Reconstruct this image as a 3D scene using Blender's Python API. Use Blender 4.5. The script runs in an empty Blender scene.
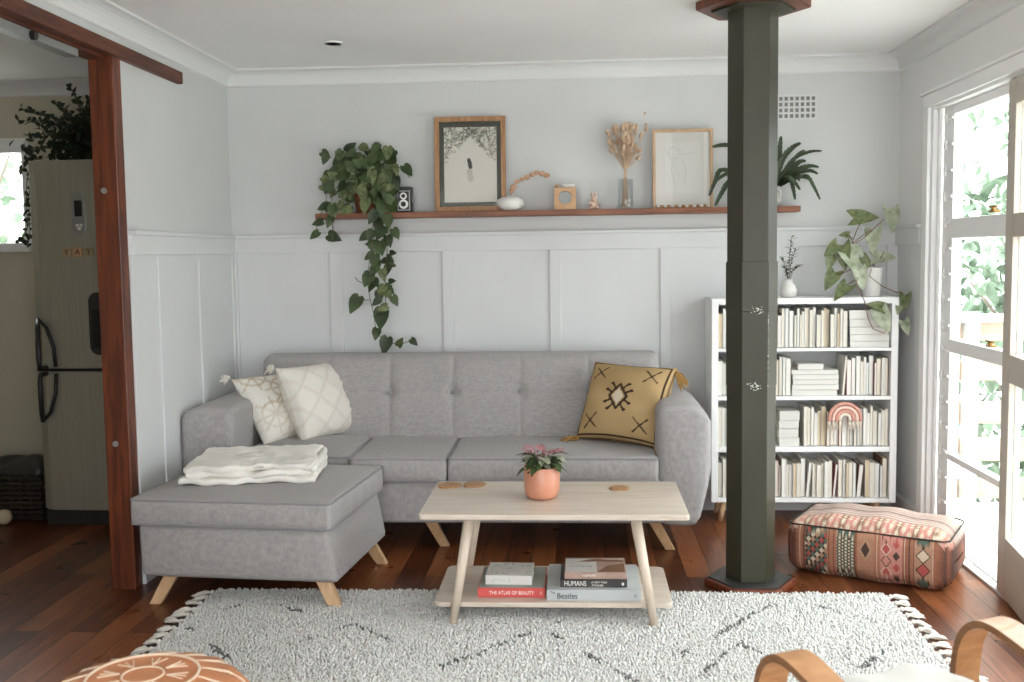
import bpy, bmesh, math, random
import numpy as np
from mathutils import Vector, Matrix, Euler
random.seed(7)
rng = np.random.RandomState(5)
sc = bpy.context.scene
COL = sc.collection
PI = math.pi
V = Vector

# ------------------------------------------------------------------ materials
def lin(c):
    return tuple(((v / 255) / 12.92 if v / 255 <= 0.04045 else ((v / 255 + 0.055) / 1.055) ** 2.4) for v in c) + (1,)

def base_mat(name):
    m = bpy.data.materials.new(name); m.use_nodes = True
    nt = m.node_tree; b = nt.nodes['Principled BSDF']
    return m, nt, b

def N(nt, t, **k):
    n = nt.nodes.new(t)
    for a, v in k.items(): setattr(n, a, v)
    return n

def ramp(nt, stops):
    r = N(nt, 'ShaderNodeValToRGB'); e = r.color_ramp.elements
    while len(e) < len(stops): e.new(0.5)
    for i, (p, c) in enumerate(stops): e[i].position = p; e[i].color = c
    return r

def mat(name, c, rough=0.6, metal=0.0, var=0.0, vscale=20, bump=0.0, bscale=200, c2=None, sheen=0, spec=0.5, coat=0, stretch=None):
    m, nt, b = base_mat(name)
    b.inputs['Roughness'].default_value = rough; b.inputs['Metallic'].default_value = metal
    b.inputs['Specular IOR Level'].default_value = spec
    if sheen: b.inputs['Sheen Weight'].default_value = sheen
    if coat: b.inputs['Coat Weight'].default_value = coat
    C = lin(c); b.inputs['Base Color'].default_value = C
    tc = N(nt, 'ShaderNodeTexCoord'); src = tc.outputs['Object']
    if stretch:
        mp = N(nt, 'ShaderNodeMapping'); mp.inputs['Scale'].default_value = stretch
        nt.links.new(src, mp.inputs['Vector']); src = mp.outputs['Vector']
    if var or c2:
        n = N(nt, 'ShaderNodeTexNoise'); n.inputs['Scale'].default_value = vscale; n.inputs['Detail'].default_value = 4
        nt.links.new(src, n.inputs['Vector'])
        if c2: a, d = C, lin(c2)
        else:
            a = tuple(x * (1 - var) for x in C[:3]) + (1,); d = tuple(min(1, x * (1 + var)) for x in C[:3]) + (1,)
        r = ramp(nt, [(0.3, a), (0.7, d)])
        nt.links.new(n.outputs['Fac'], r.inputs['Fac']); nt.links.new(r.outputs['Color'], b.inputs['Base Color'])
    if bump:
        n2 = N(nt, 'ShaderNodeTexNoise'); n2.inputs['Scale'].default_value = bscale; n2.inputs['Detail'].default_value = 3
        nt.links.new(src, n2.inputs['Vector'])
        bp = N(nt, 'ShaderNodeBump'); bp.inputs['Strength'].default_value = bump; bp.inputs['Distance'].default_value = 0.004
        nt.links.new(n2.outputs['Fac'], bp.inputs['Height']); nt.links.new(bp.outputs['Normal'], b.inputs['Normal'])
    return m

def wood(name, c1, c2, stretch=(1, 12, 12), scale=6, rough=0.5, coat=0, knots=False):
    m, nt, b = base_mat(name); b.inputs['Roughness'].default_value = rough
    b.inputs['Coat Weight'].default_value = coat
    tc = N(nt, 'ShaderNodeTexCoord'); mp = N(nt, 'ShaderNodeMapping'); mp.inputs['Scale'].default_value = stretch
    nt.links.new(tc.outputs['Object'], mp.inputs['Vector'])
    n = N(nt, 'ShaderNodeTexNoise'); n.inputs['Scale'].default_value = scale; n.inputs['Detail'].default_value = 6; n.inputs['Distortion'].default_value = 0.6
    nt.links.new(mp.outputs['Vector'], n.inputs['Vector'])
    r = ramp(nt, [(0.32, lin(c1)), (0.68, lin(c2))])
    nt.links.new(n.outputs['Fac'], r.inputs['Fac'])
    out = r.outputs['Color']
    if knots:
        v = N(nt, 'ShaderNodeTexVoronoi'); v.inputs['Scale'].default_value = 3.4
        nt.links.new(tc.outputs['Object'], v.inputs['Vector'])
        r2 = ramp(nt, [(0.03, (0.12, 0.1, 0.09, 1)), (0.085, (1, 1, 1, 1))])
        nt.links.new(v.outputs['Distance'], r2.inputs['Fac'])
        mx = N(nt, 'ShaderNodeMix', data_type='RGBA', blend_type='MULTIPLY'); mx.inputs[0].default_value = 1
        nt.links.new(out, mx.inputs[6]); nt.links.new(r2.outputs['Color'], mx.inputs[7]); out = mx.outputs[2]
    nt.links.new(out, b.inputs['Base Color'])
    return m

def vcol_mat(name, rough=0.85, bump=0.0, bscale=250, sheen=0, spec=0.3):
    m, nt, b = base_mat(name); b.inputs['Roughness'].default_value = rough; b.inputs['Specular IOR Level'].default_value = spec
    a = N(nt, 'ShaderNodeAttribute', attribute_name='Col'); nt.links.new(a.outputs['Color'], b.inputs['Base Color'])
    if sheen: b.inputs['Sheen Weight'].default_value = sheen
    if bump:
        tc = N(nt, 'ShaderNodeTexCoord'); n2 = N(nt, 'ShaderNodeTexNoise'); n2.inputs['Scale'].default_value = bscale
        nt.links.new(tc.outputs['Object'], n2.inputs['Vector'])
        bp = N(nt, 'ShaderNodeBump'); bp.inputs['Strength'].default_value = bump; bp.inputs['Distance'].default_value = 0.004
        nt.links.new(n2.outputs['Fac'], bp.inputs['Height']); nt.links.new(bp.outputs['Normal'], b.inputs['Normal'])
    return m

def glass_mat(name, tint=(0.96, 0.98, 0.97, 1), refl=0.08):
    m = bpy.data.materials.new(name); m.use_nodes = True; nt = m.node_tree; nt.nodes.clear()
    t = N(nt, 'ShaderNodeBsdfTransparent'); t.inputs['Color'].default_value = tint
    g = N(nt, 'ShaderNodeBsdfGlossy'); g.inputs['Roughness'].default_value = 0.02
    mx = N(nt, 'ShaderNodeMixShader'); mx.inputs[0].default_value = refl
    o = N(nt, 'ShaderNodeOutputMaterial')
    nt.links.new(t.outputs[0], mx.inputs[1]); nt.links.new(g.outputs[0], mx.inputs[2]); nt.links.new(mx.outputs[0], o.inputs['Surface'])
    return m

def floor_mat():
    m, nt, b = base_mat('floorboards'); b.inputs['Specular IOR Level'].default_value = 0.3
    tc = N(nt, 'ShaderNodeTexCoord')
    mp = N(nt, 'ShaderNodeMapping'); mp.inputs['Rotation'].default_value = (0, 0, PI / 2)
    nt.links.new(tc.outputs['Object'], mp.inputs['Vector'])
    br = N(nt, 'ShaderNodeTexBrick'); br.offset = 0.37; br.squash = 1
    br.inputs['Scale'].default_value = 1; br.inputs['Brick Width'].default_value = 1.9; br.inputs['Row Height'].default_value = 0.112
    br.inputs['Mortar Size'].default_value = 0.0022; br.inputs['Mortar Smooth'].default_value = 0.2
    br.inputs['Color1'].default_value = (0, 0, 0, 1); br.inputs['Color2'].default_value = (1, 1, 1, 1); br.inputs['Mortar'].default_value = (0.5, 0.5, 0.5, 1)
    nt.links.new(mp.outputs['Vector'], br.inputs['Vector'])
    mp2 = N(nt, 'ShaderNodeMapping'); mp2.inputs['Scale'].default_value = (14, 1.3, 1)
    nt.links.new(tc.outputs['Object'], mp2.inputs['Vector'])
    n = N(nt, 'ShaderNodeTexNoise'); n.inputs['Scale'].default_value = 3; n.inputs['Detail'].default_value = 7; n.inputs['Distortion'].default_value = 0.8
    nt.links.new(mp2.outputs['Vector'], n.inputs['Vector'])
    ad = N(nt, 'ShaderNodeMath', operation='MULTIPLY_ADD'); ad.inputs[1].default_value = 0.45
    nt.links.new(br.outputs['Color'], ad.inputs[0]); 
    sb = N(nt, 'ShaderNodeMath', operation='MULTIPLY'); sb.inputs[1].default_value = 0.75
    nt.links.new(n.outputs['Fac'], sb.inputs[0]); nt.links.new(sb.outputs[0], ad.inputs[2])
    r = ramp(nt, [(0.2, lin((52, 26, 13))), (0.5, lin((92, 49, 25))), (0.85, lin((138, 82, 48)))])
    nt.links.new(ad.outputs[0], r.inputs['Fac'])
    mx = N(nt, 'ShaderNodeMix', data_type='RGBA'); nt.links.new(br.outputs['Fac'], mx.inputs[0])
    nt.links.new(r.outputs['Color'], mx.inputs[6]); mx.inputs[7].default_value = lin((38, 18, 10))
    nt.links.new(mx.outputs[2], b.inputs['Base Color'])
    n3 = N(nt, 'ShaderNodeTexNoise'); n3.inputs['Scale'].default_value = 5
    nt.links.new(tc.outputs['Object'], n3.inputs['Vector'])
    r3 = ramp(nt, [(0.3, (0.27, 0.27, 0.27, 1)), (0.7, (0.34, 0.34, 0.34, 1))]); nt.links.new(n3.outputs['Fac'], r3.inputs['Fac'])
    nt.links.new(r3.outputs['Color'], b.inputs['Roughness'])
    bp = N(nt, 'ShaderNodeBump'); bp.inputs['Strength'].default_value = 0.5; bp.inputs['Distance'].default_value = 0.003; bp.invert = True
    nt.links.new(br.outputs['Fac'], bp.inputs['Height']); nt.links.new(bp.outputs['Normal'], b.inputs['Normal'])
    return m

def fabric_mat(name, c, c2, weave=520):
    m, nt, b = base_mat(name); b.inputs['Roughness'].default_value = 0.95; b.inputs['Specular IOR Level'].default_value = 0.15
    b.inputs['Sheen Weight'].default_value = 0.12
    tc = N(nt, 'ShaderNodeTexCoord')
    outs = []
    for sv in ((weave, 40, weave), (40, weave, 40), (weave, weave, 30)):
        mp = N(nt, 'ShaderNodeMapping'); mp.inputs['Scale'].default_value = sv
        nt.links.new(tc.outputs['Object'], mp.inputs['Vector'])
        n = N(nt, 'ShaderNodeTexNoise'); n.inputs['Scale'].default_value = 1; n.inputs['Detail'].default_value = 1
        nt.links.new(mp.outputs['Vector'], n.inputs['Vector']); outs.append(n.outputs['Fac'])
    a1 = N(nt, 'ShaderNodeMath', operation='ADD'); nt.links.new(outs[0], a1.inputs[0]); nt.links.new(outs[1], a1.inputs[1])
    a2 = N(nt, 'ShaderNodeMath', operation='MULTIPLY_ADD'); a2.inputs[1].default_value = 1 / 3
    a3 = N(nt, 'ShaderNodeMath', operation='ADD'); nt.links.new(a1.outputs[0], a3.inputs[0]); nt.links.new(outs[2], a3.inputs[1])
    nt.links.new(a3.outputs[0], a2.inputs[0]); a2.inputs[2].default_value = 0
    r = ramp(nt, [(0.38, lin(c)), (0.62, lin(c2))]); nt.links.new(a2.outputs[0], r.inputs['Fac'])
    nt.links.new(r.outputs['Color'], b.inputs['Base Color'])
    bp = N(nt, 'ShaderNodeBump'); bp.inputs['Strength'].default_value = 0.35; bp.inputs['Distance'].default_value = 0.002
    nt.links.new(a2.outputs[0], bp.inputs['Height']); nt.links.new(bp.outputs['Normal'], b.inputs['Normal'])
    return m

M = dict(
    wall=mat('wall_paint_upper', (208, 209, 207), 0.85, var=0.03, vscale=2, bump=0.06, bscale=60),
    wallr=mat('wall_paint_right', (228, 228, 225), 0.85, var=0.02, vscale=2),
    wains=mat('wainscot_paint', (215, 216, 215), 0.7, var=0.02, vscale=3),
    white=mat('white_gloss_paint', (241, 241, 239), 0.45, var=0.02, vscale=4),
    cornice=mat('cornice_paint', (222, 223, 221), 0.8),
    ceil=mat('ceiling_paint', (236, 236, 234), 0.9, var=0.02, vscale=2),
    kitchenwall=mat('kitchen_wall_paint', (196, 189, 168), 0.85, var=0.03, vscale=2),
    floor=floor_mat(),
    redwood=wood('oiled_red_timber', (72, 33, 17), (120, 60, 31), (9, 9, 0.8), 5, 0.42, 0.1, knots=True),
    redwoodx=wood('oiled_red_timber_beam', (68, 33, 18), (108, 56, 32), (9, 0.8, 9), 5, 0.5),
    shelfwood=wood('jarrah_shelf_timber', (110, 64, 40), (148, 92, 60), (0.8, 9, 9), 6, 0.45),
    paleox=wood('pale_rubberwood', (198, 183, 166), (216, 203, 188), (0.9, 12, 12), 5, 0.38, 0.15),
    palev=wood('pale_turned_wood', (202, 186, 166), (220, 205, 186), (14, 14, 1), 4, 0.45),
    oak=wood('oak_frame_wood', (150, 108, 70), (184, 140, 98), (12, 12, 2), 5, 0.5),
    oakpale=wood('pale_oak_frame_wood', (176, 142, 108), (202, 170, 136), (12, 12, 2), 5, 0.5),
    legwood=wood('beech_leg_wood', (196, 158, 116), (216, 180, 140), (8, 8, 2), 5, 0.45),
    bent=wood('bent_beech_ply', (184, 130, 82), (206, 154, 104), (3, 3, 14), 5, 0.4, 0.2),
    bentedge_shaded=wood('bent_ply_edge_shaded', (112, 76, 44), (136, 94, 58), (3, 3, 30), 5, 0.5),  # edge darkened: its backlit shade is put into the colour
    green=mat('olive_green_steel', (52, 51, 37), 0.42, 0.05, var=0.1, vscale=7, bump=0.05, bscale=12),
    fleck=mat('white_paint_flecks', (215, 216, 208), 0.6),
    sofa=fabric_mat('grey_sofa_weave', (152, 149, 147), (177, 173, 171)),
    piping=mat('grey_piping', (150, 148, 149), 0.9),
    button=mat('grey_button', (150, 148, 148), 0.9),
    cream=mat('cream_woven_cotton', (222, 216, 202), 0.95, var=0.05, vscale=60, bump=0.9, bscale=140, spec=0.1),
    creamknit=mat('cream_throw_cotton', (238, 235, 226), 0.95, var=0.06, vscale=14, bump=0.8, bscale=90, spec=0.1),
    creamshag=mat('off_white_tassel_wool', (226, 221, 210), 0.95, spec=0.1),
    mustard=mat('mustard_tassel_wool', (168, 130, 80), 0.95, spec=0.1),
    vcl=vcol_mat('patterned_cloth', 0.92, 0.8, 160, spec=0.1),
    vpr=vcol_mat('printed_paper', 0.7),
    vrug=vcol_mat('rug_wool', 0.95, spec=0.05),
    backing=mat('rug_backing', (196, 190, 176), 0.95),
    leather=mat('tan_leather', (196, 128, 84), 0.5, var=0.22, vscale=9, bump=0.2, bscale=30),
    stitch=mat('pale_leather_braid', (228, 204, 178), 0.7),
    terra=mat('glazed_terracotta', (202, 140, 112), 0.3, var=0.1, vscale=5),
    soil=mat('potting_soil', (48, 34, 24), 0.95, bump=0.8, bscale=80),
    whitecer=mat('white_ceramic', (226, 224, 218), 0.35, var=0.03),
    whitematte=mat('matte_white_ceramic', (222, 220, 214), 0.75, bump=0.2, bscale=60),
    leafd=mat('dark_green_leaf', (36, 50, 28), 0.45, c2=(56, 74, 40), vscale=14),
    leafm=mat('mid_green_leaf', (48, 64, 34), 0.45, c2=(78, 96, 54), vscale=16),
    leafv=mat('variegated_leaf', (66, 80, 46), 0.45, c2=(124, 132, 88), vscale=45),
    leafs=mat('silvery_green_leaf', (112, 122, 90), 0.5, c2=(184, 190, 166), vscale=26),
    leafk=mat('kitchen_plant_leaf', (30, 40, 26), 0.6, c2=(44, 56, 36), vscale=12),
    leafo=mat('outdoor_leaf', (84, 104, 84), 0.8, c2=(124, 142, 118), vscale=6),
    stem=mat('plant_stem', (92, 84, 52), 0.6),
    stemr=mat('reddish_plant_stem', (116, 86, 66), 0.6),
    pinkleaf=mat('pink_flushed_leaf', (150, 84, 92), 0.5, c2=(205, 150, 152), vscale=60),
    dried=mat('dried_grass_head', (192, 162, 132), 0.9, c2=(214, 188, 162), vscale=40),
    driedp=mat('dried_papery_seed', (186, 140, 112), 0.8, c2=(206, 168, 140), vscale=40),
    glass=glass_mat('window_glass'),
    vglass=glass_mat('vase_glass', (0.95, 0.965, 0.965, 1), 0.10),
    pglass=glass_mat('picture_glass', (0.98, 0.98, 0.98, 1), 0.05),
    steel=mat('brushed_fridge_steel', (168, 164, 148), 0.32, 0.35, var=0.06, vscale=3, stretch=(30, 30, 1)),
    darkplastic=mat('dark_grey_plastic', (46, 46, 44), 0.4),
    black=mat('black_plastic', (22, 22, 22), 0.45),
    greyplastic=mat('silver_plastic', (150, 152, 148), 0.4, 0.3),
    brass=mat('aged_brass', (150, 116, 62), 0.35, 0.9),
    dark=mat('dark_void', (18, 17, 15), 0.9),
    ventgrey=mat('vent_hole_grey', (140, 140, 136), 0.9),
    tile=mat('letter_tile_wood', (168, 148, 112), 0.6),
    ink=mat('dark_ink', (30, 28, 26), 0.7),
    paper=mat('cream_page_edges', (224, 217, 202), 0.9, var=0.05, vscale=30, stretch=(40, 1, 1)),
    paperw=mat('white_page_edges', (228, 226, 218), 0.9, var=0.04, vscale=30, stretch=(40, 1, 1)),
    papert=mat('tan_page_edges', (206, 188, 158), 0.9, var=0.06, vscale=30, stretch=(40, 1, 1)),
    papers=mat('stacked_page_edges', (226, 221, 209), 0.9, var=0.05, vscale=30, stretch=(1, 1, 40)),
    covw=mat('white_book_cover', (214, 212, 205), 0.6), covg=mat('grey_blue_book_cover', (150, 160, 162), 0.6),
    covb=mat('brown_book_cover', (128, 92, 66), 0.6), covk=mat('dark_book_cover', (60, 58, 56), 0.6), covr=mat('dull_red_book_cover', (150, 84, 78), 0.6),
    red=mat('coral_red_cover', (206, 84, 78), 0.5), greyg=mat('grey_green_cover', (150, 154, 144), 0.6), pgrey=mat('pale_grey_cover', (184, 188, 188), 0.5),
    humans=mat('charcoal_cover', (58, 56, 54), 0.5), offw=mat('off_white_lettering', (236, 232, 224), 0.6),
    pink=mat('dusty_pink_cord', (206, 150, 134), 0.9), pinkp=mat('pale_pink_cord', (226, 190, 176), 0.9), cord=mat('cream_cord', (222, 210, 194), 0.9),
    deck=mat('weathered_deck_board', (212, 209, 203), 0.7, var=0.12, vscale=3, stretch=(8, 1, 1)),
    rail=mat('timber_fence_board', (172, 146, 126), 0.7, var=0.12, vscale=3, stretch=(1, 8, 8)),
    railw=mat('white_rail_post', (190, 190, 184), 0.6),
    door=mat('cream_door_paint', (188, 178, 164), 0.5, var=0.02),
    ply=mat('caramel_wood', (190, 146, 104), 0.5, c2=(206, 166, 124), vscale=20),
    wicker=mat('dark_wicker', (44, 36, 28), 0.8, var=0.3, vscale=40),
    bunny=mat('blush_clay', (214, 186, 166), 0.7),
    bark=mat('tree_bark', (120, 112, 100), 0.9, var=0.2, vscale=8),
    sheep=mat('off_white_sheepskin', (226, 224, 218), 0.95, spec=0.1),
    matt=mat('dark_green_mount', (56, 62, 48), 0.8),
)

# ------------------------------------------------------------------ mesh builder
WM = {}
class MB:
    def __init__(s): s.v = []; s.f = []; s.m = []; s.c = None; s.cur = 0
    def add(s, vs, fs, mi=None):
        o = len(s.v); s.v.extend([tuple(p) for p in vs]); s.f.extend([tuple(i + o for i in f) for f in fs])
        s.m.extend([s.cur if mi is None else mi] * len(fs)); return o
    def box(s, x0, x1, y0, y1, z0, z1, mi=None, M4=None):
        P = [V((x, y, z)) for z in (z0, z1) for y in (y0, y1) for x in (x0, x1)]
        if M4 is not None: P = [M4 @ p for p in P]
        s.add(P, [(0, 2, 3, 1), (4, 5, 7, 6), (0, 1, 5, 4), (2, 6, 7, 3), (0, 4, 6, 2), (1, 3, 7, 5)], mi); return s
    def tube(s, path, r, n=8, mi=None, cap=True, flat=None):
        path = [V(p) for p in path]; k = len(path)
        rr = r if isinstance(r, (list, tuple)) else [r] * k
        vs = []; fs = []
        t0 = (path[1] - path[0]).normalized(); up = V((0, 0, 1)) if abs(t0.z) < 0.9 else V((1, 0, 0))
        a = t0.cross(up).normalized()
        for i in range(k):
            t = (path[min(i + 1, k - 1)] - path[max(i - 1, 0)]).normalized()
            a = (a - t * a.dot(t)).normalized(); b = t.cross(a)
            for j in range(n):
                an = 2 * PI * j / n; ca, sa = math.cos(an), math.sin(an)
                if flat: sa *= flat
                vs.append(path[i] + (a * ca + b * sa) * rr[i])
        for i in range(k - 1):
            for j in range(n):
                q = (j + 1) % n; fs.append((i * n + j, i * n + q, (i + 1) * n + q, (i + 1) * n + j))
        if cap: fs.append(tuple(range(n - 1, -1, -1))); fs.append(tuple((k - 1) * n + j for j in range(n)))
        s.add(vs, fs, mi); return s
    def lathe(s, prof, c=(0, 0, 0), n=24, mi=None, phase=0):
        vs = []; fs = []; k = len(prof)
        for r, z in prof:
            for j in range(n):
                a = 2 * PI * j / n + phase; vs.append((c[0] + r * math.cos(a), c[1] + r * math.sin(a), c[2] + z))
        for i in range(k - 1):
            for j in range(n):
                q = (j + 1) % n; fs.append((i * n + j, i * n + q, (i + 1) * n + q, (i + 1) * n + j))
        if prof[0][0] > 1e-5: fs.append(tuple(range(n - 1, -1, -1)))
        if prof[-1][0] > 1e-5: fs.append(tuple((k - 1) * n + j for j in range(n)))
        s.add(vs, fs, mi); return s
    def prism(s, pts, axis, a0, a1, mi=None):
        # pts 2-D polygon in the plane normal to axis
        def P(p, a):
            return {'x': (a, p[0], p[1]), 'y': (p[0], a, p[1]), 'z': (p[0], p[1], a)}[axis]
        n = len(pts); vs = [P(p, a0) for p in pts] + [P(p, a1) for p in pts]
        fs = [tuple(range(n - 1, -1, -1)), tuple(range(n, 2 * n))] + [(i, (i + 1) % n, n + (i + 1) % n, n + i) for i in range(n)]
        s.add(vs, fs, mi); return s
    def ball(s, c, r, n=10, k=6, mi=None, sq=(1, 1, 1)):
        vs = [(c[0], c[1], c[2] - r * sq[2])]; fs = []
        for i in range(1, k):
            t = -PI / 2 + PI * i / k
            for j in range(n):
                a = 2 * PI * j / n
                vs.append((c[0] + r * sq[0] * math.cos(t) * math.cos(a), c[1] + r * sq[1] * math.cos(t) * math.sin(a), c[2] + r * sq[2] * math.sin(t)))
        vs.append((c[0], c[1], c[2] + r * sq[2])); L = len(vs) - 1
        for j in range(n):
            q = (j + 1) % n
            fs.append((0, 1 + q, 1 + j)); fs.append((L, 1 + (k - 2) * n + j, 1 + (k - 2) * n + q))
            for i in range(k - 2): fs.append((1 + i * n + j, 1 + i * n + q, 1 + (i + 1) * n + q, 1 + (i + 1) * n + j))
        s.add(vs, fs, mi); return s
    def leaf(s, base, d, L, W, kind='heart', up=(0, 0, 1), fold=0.25, droop=0.25, mi=None, wave=0):
        d = V(d).normalized(); up = V(up); side = d.cross(up)
        if side.length < 1e-3: side = d.cross(V((0, 1, 0.2)))
        side.normalize(); nrm = side.cross(d).normalized()
        prof = {'heart': [(0, .42, -.13), (.1, .88, -.1), (.3, 1, 0), (.55, .8, 0), (.8, .4, 0), (1, 0, 0)],
                'oval': [(0, .05, 0), (.15, .6, 0), (.4, 1, 0), (.65, .9, 0), (.88, .45, 0), (1, 0, 0)],
                'arrow': [(0, .75, -.28), (.08, .8, -.12), (.3, .72, 0), (.55, .55, 0), (.8, .28, 0), (1, 0, 0)],
                'lance': [(0, .25, 0), (.15, .7, 0), (.4, 1, 0), (.65, .85, 0), (.85, .5, 0), (1, 0, 0)]}[kind]
        b0 = V(base); vs = []; fs = []
        for t, w, back in prof:
            off = -nrm * (droop * L * t * t) + nrm * (wave * math.sin(t * 9) * L)
            mid = b0 + d * (L * t) + off; hw = W / 2 * w
            sh = d * (back * L)
            vs += [mid - side * hw + sh + nrm * hw * fold, mid, mid + side * hw + sh + nrm * hw * fold]
        k = len(prof)
        for i in range(k - 1):
            a = i * 3; fs += [(a, a + 1, a + 4, a + 3), (a + 1, a + 2, a + 5, a + 4)]
        s.add(vs, fs, mi); return s
    def softbox(s, c, size, r=0.03, n=(6, 6, 6), bulge=(0, 0, 0), deform=None, M4=None, mi=None, k=4, power=2):
        h = [q / 2 for q in size]; r = min(r, min(h) * 0.98)
        ax = []
        for i in range(3):
            a = [-h[i] + r * (1 - math.cos(PI / 2 * j / k)) for j in range(k)]
            m_ = [(-(h[i] - r)) + 2 * (h[i] - r) * j / n[i] for j in range(n[i] + 1)]
            ax.append(a + m_ + [-q for q in reversed(a)])
        idx = {}; vs = []; fs = []
        def P(q):
            key = tuple(round(x, 6) for x in q)
            if key in idx: return idx[key]
            inner = [max(-(h[i] - r), min(h[i] - r, q[i])) for i in range(3)]
            d = V([q[i] - inner[i] for i in range(3)])
            if d.length > 1e-9: d = d.normalized() * r
            p = V(inner) + d; u = [q[i] / h[i] for i in range(3)]
            for i in range(3):
                a, b = (i + 1) % 3, (i + 2) % 3
                p[i] += u[i] * bulge[i] * max(0, 1 - abs(u[a]) ** power) * max(0, 1 - abs(u[b]) ** power)
            if deform: p = deform(p, u)
            p = p + V(c)
            if M4 is not None: p = M4 @ p
            idx[key] = len(vs); vs.append(tuple(p)); return idx[key]
        for i in range(3):
            a, b = (i + 1) % 3, (i + 2) % 3
            for sg in (-1, 1):
                for ia in range(len(ax[a]) - 1):
                    for ib in range(len(ax[b]) - 1):
                        q = []
                        for (da, db) in ((0, 0), (1, 0), (1, 1), (0, 1)):
                            t = [0, 0, 0]; t[i] = sg * h[i]; t[a] = ax[a][ia + da]; t[b] = ax[b][ib + db]; q.append(P(t))
                        if sg < 0: q.reverse()
                        if len(set(q)) >= 3:
                            qq = []
                            for z in q:
                                if z not in qq: qq.append(z)
                            fs.append(tuple(qq))
        s.add(vs, fs, mi); return s
    def build(s, name, mats, parent=None, local=False, smooth=False, bevel=0, seg=2, sub=0, origin=None, colors=None):
        me = bpy.data.meshes.new(name); me.from_pydata(s.v, [], s.f)
        if not isinstance(mats, (list, tuple)): mats = [mats]
        for m_ in mats: me.materials.append(m_)
        if any(s.m): me.polygons.foreach_set('material_index', s.m)
        if colors is not None:
            at = me.color_attributes.new('Col', 'FLOAT_COLOR', 'POINT')
            at.data.foreach_set('color', np.asarray(colors, dtype=np.float32).ravel())
        if smooth: me.polygons.foreach_set('use_smooth', [True] * len(me.polygons))
        o = bpy.data.objects.new(name, me); COL.objects.link(o)
        if parent is not None:
            w = WM[parent.name]
            if not local: me.transform(w.inverted())
            o.parent = parent; WM[o.name] = w
        else:
            if origin is not None:
                w = Matrix.Translation(V(origin)); me.transform(w.inverted()) if not local else None; o.location = origin; WM[o.name] = w
            else: WM[o.name] = Matrix.Identity(4)
        me.update()
        if smooth == 'auto' or (smooth and bevel):
            pass
        if bevel:
            md = o.modifiers.new('bevel', 'BEVEL'); md.width = bevel; md.segments = seg; md.limit_method = 'ANGLE'
        if sub:
            md = o.modifiers.new('sub', 'SUBSURF'); md.levels = sub; md.render_levels = sub
        return o

def thing(name, label, cat, loc=(0, 0, 0), rotz=0, group=None):
    o = bpy.data.objects.new(name, None); COL.objects.link(o); o.empty_display_size = 0.05
    o.location = loc; o.rotation_euler = (0, 0, rotz); WM[o.name] = Matrix.Translation(V(loc)) @ Matrix.Rotation(rotz, 4, 'Z')
    o['label'] = label; o['category'] = cat
    if group: o['group'] = group
    return o
def tag(o, label, cat, group=None, kind=None):
    o['label'] = label; o['category'] = cat
    if group: o['group'] = group
    if kind: o['kind'] = kind
    return o
def struct(name, mb, m, **k):
    o = mb.build(name, m, **k); o['kind'] = 'structure'; return o
def BX(*a): return MB().box(*a)

def text(body, size, M4, m, parent, name='lettering', ext=0.0006, align='CENTER', sx=1.0):
    cu = bpy.data.curves.new('t', 'FONT'); cu.body = body; cu.size = size; cu.extrude = ext; cu.align_x = align; cu.align_y = 'CENTER'
    ob = bpy.data.objects.new('t', cu); COL.objects.link(ob)
    bpy.context.view_layer.update(); dg = bpy.context.evaluated_depsgraph_get()
    me = bpy.data.meshes.new_from_object(ob.evaluated_get(dg)); bpy.data.objects.remove(ob)
    me.transform(Matrix.Scale(sx, 4, (1, 0, 0))); me.transform(M4); me.transform(WM[parent.name].inverted())
    me.materials.clear(); me.materials.append(m)
    o = bpy.data.objects.new(name, me); COL.objects.link(o); o.parent = parent; WM[o.name] = WM[parent.name]
    return o
FRONT = Matrix.Rotation(PI / 2, 4, 'X')          # text standing upright, read from -y
def T(x, y, z): return Matrix.Translation(V((x, y, z)))

# ------------------------------------------------------------------ camera
cam = bpy.data.cameras.new('camera'); co = bpy.data.objects.new('camera', cam); COL.objects.link(co)
cam.sensor_width = 36; cam.lens = 1050 / 1024 * 36; cam.clip_start = 0.05
co.matrix_world = T(0, -5.6, 1.385) @ Matrix.Rotation(0.0640, 4, 'Z') @ Matrix.Rotation(PI / 2 - 0.0835, 4, 'X') @ Matrix.Rotation(-0.0137, 4, 'Z')
cam.dof.use_dof = True; cam.dof.focus_distance = 4.9; cam.dof.aperture_fstop = 4.0
sc.camera = co
sc.view_settings.view_transform = 'Standard'; sc.view_settings.look = 'None'; sc.view_settings.gamma = 1
sc.view_settings.use_curve_mapping = False; sc.view_settings.exposure = -0.2

# ------------------------------------------------------------------ room shell
XL, XR, CZ = -1.87, 1.66, 2.37
YB = -6.9
struct('floor', BX(-4.4, XR + 0.12, YB, 0.27, -0.06, 0), M['floor'])
struct('ceiling', BX(-4.4, XR + 0.12, YB, 0.27, CZ, CZ + 0.08), M['ceil'])
# back wall (upper) with an air-vent opening left to the grille; lower wainscot sheet stands 6 mm proud
struct('wall_back', BX(XL - 0.1, XR + 0.12, 0, 0.12, 0, CZ), M['wall'])
# wainscot sheet: thin lining from the floor to the dado
struct('trim_1', BX(XL, XR, -0.006, 0, 0, 1.48), M['wains'])
b = MB(); b.box(XL, XR, -0.022, 0, 1.40, 1.482); b.box(XL, XR, -0.034, 0, 1.482, 1.50)
struct('trim_2', b, M['wains'], bevel=0.002)
k = 3
for x0, x1 in ((-1.87, -1.84), (-1.335, -1.265), (-0.725, -0.665), (-0.153, -0.094), (0.43, 0.488), (1.0, 1.06), (1.6, 1.66)):
    struct('trim_%d' % k, BX(x0, x1, -0.018, -0.006, 0.1, 1.40), M['wains'], bevel=0.002); k += 1
struct('baseboard_back', BX(XL, XR, -0.024, 0, 0, 0.11), M['wains'], bevel=0.003)
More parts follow.
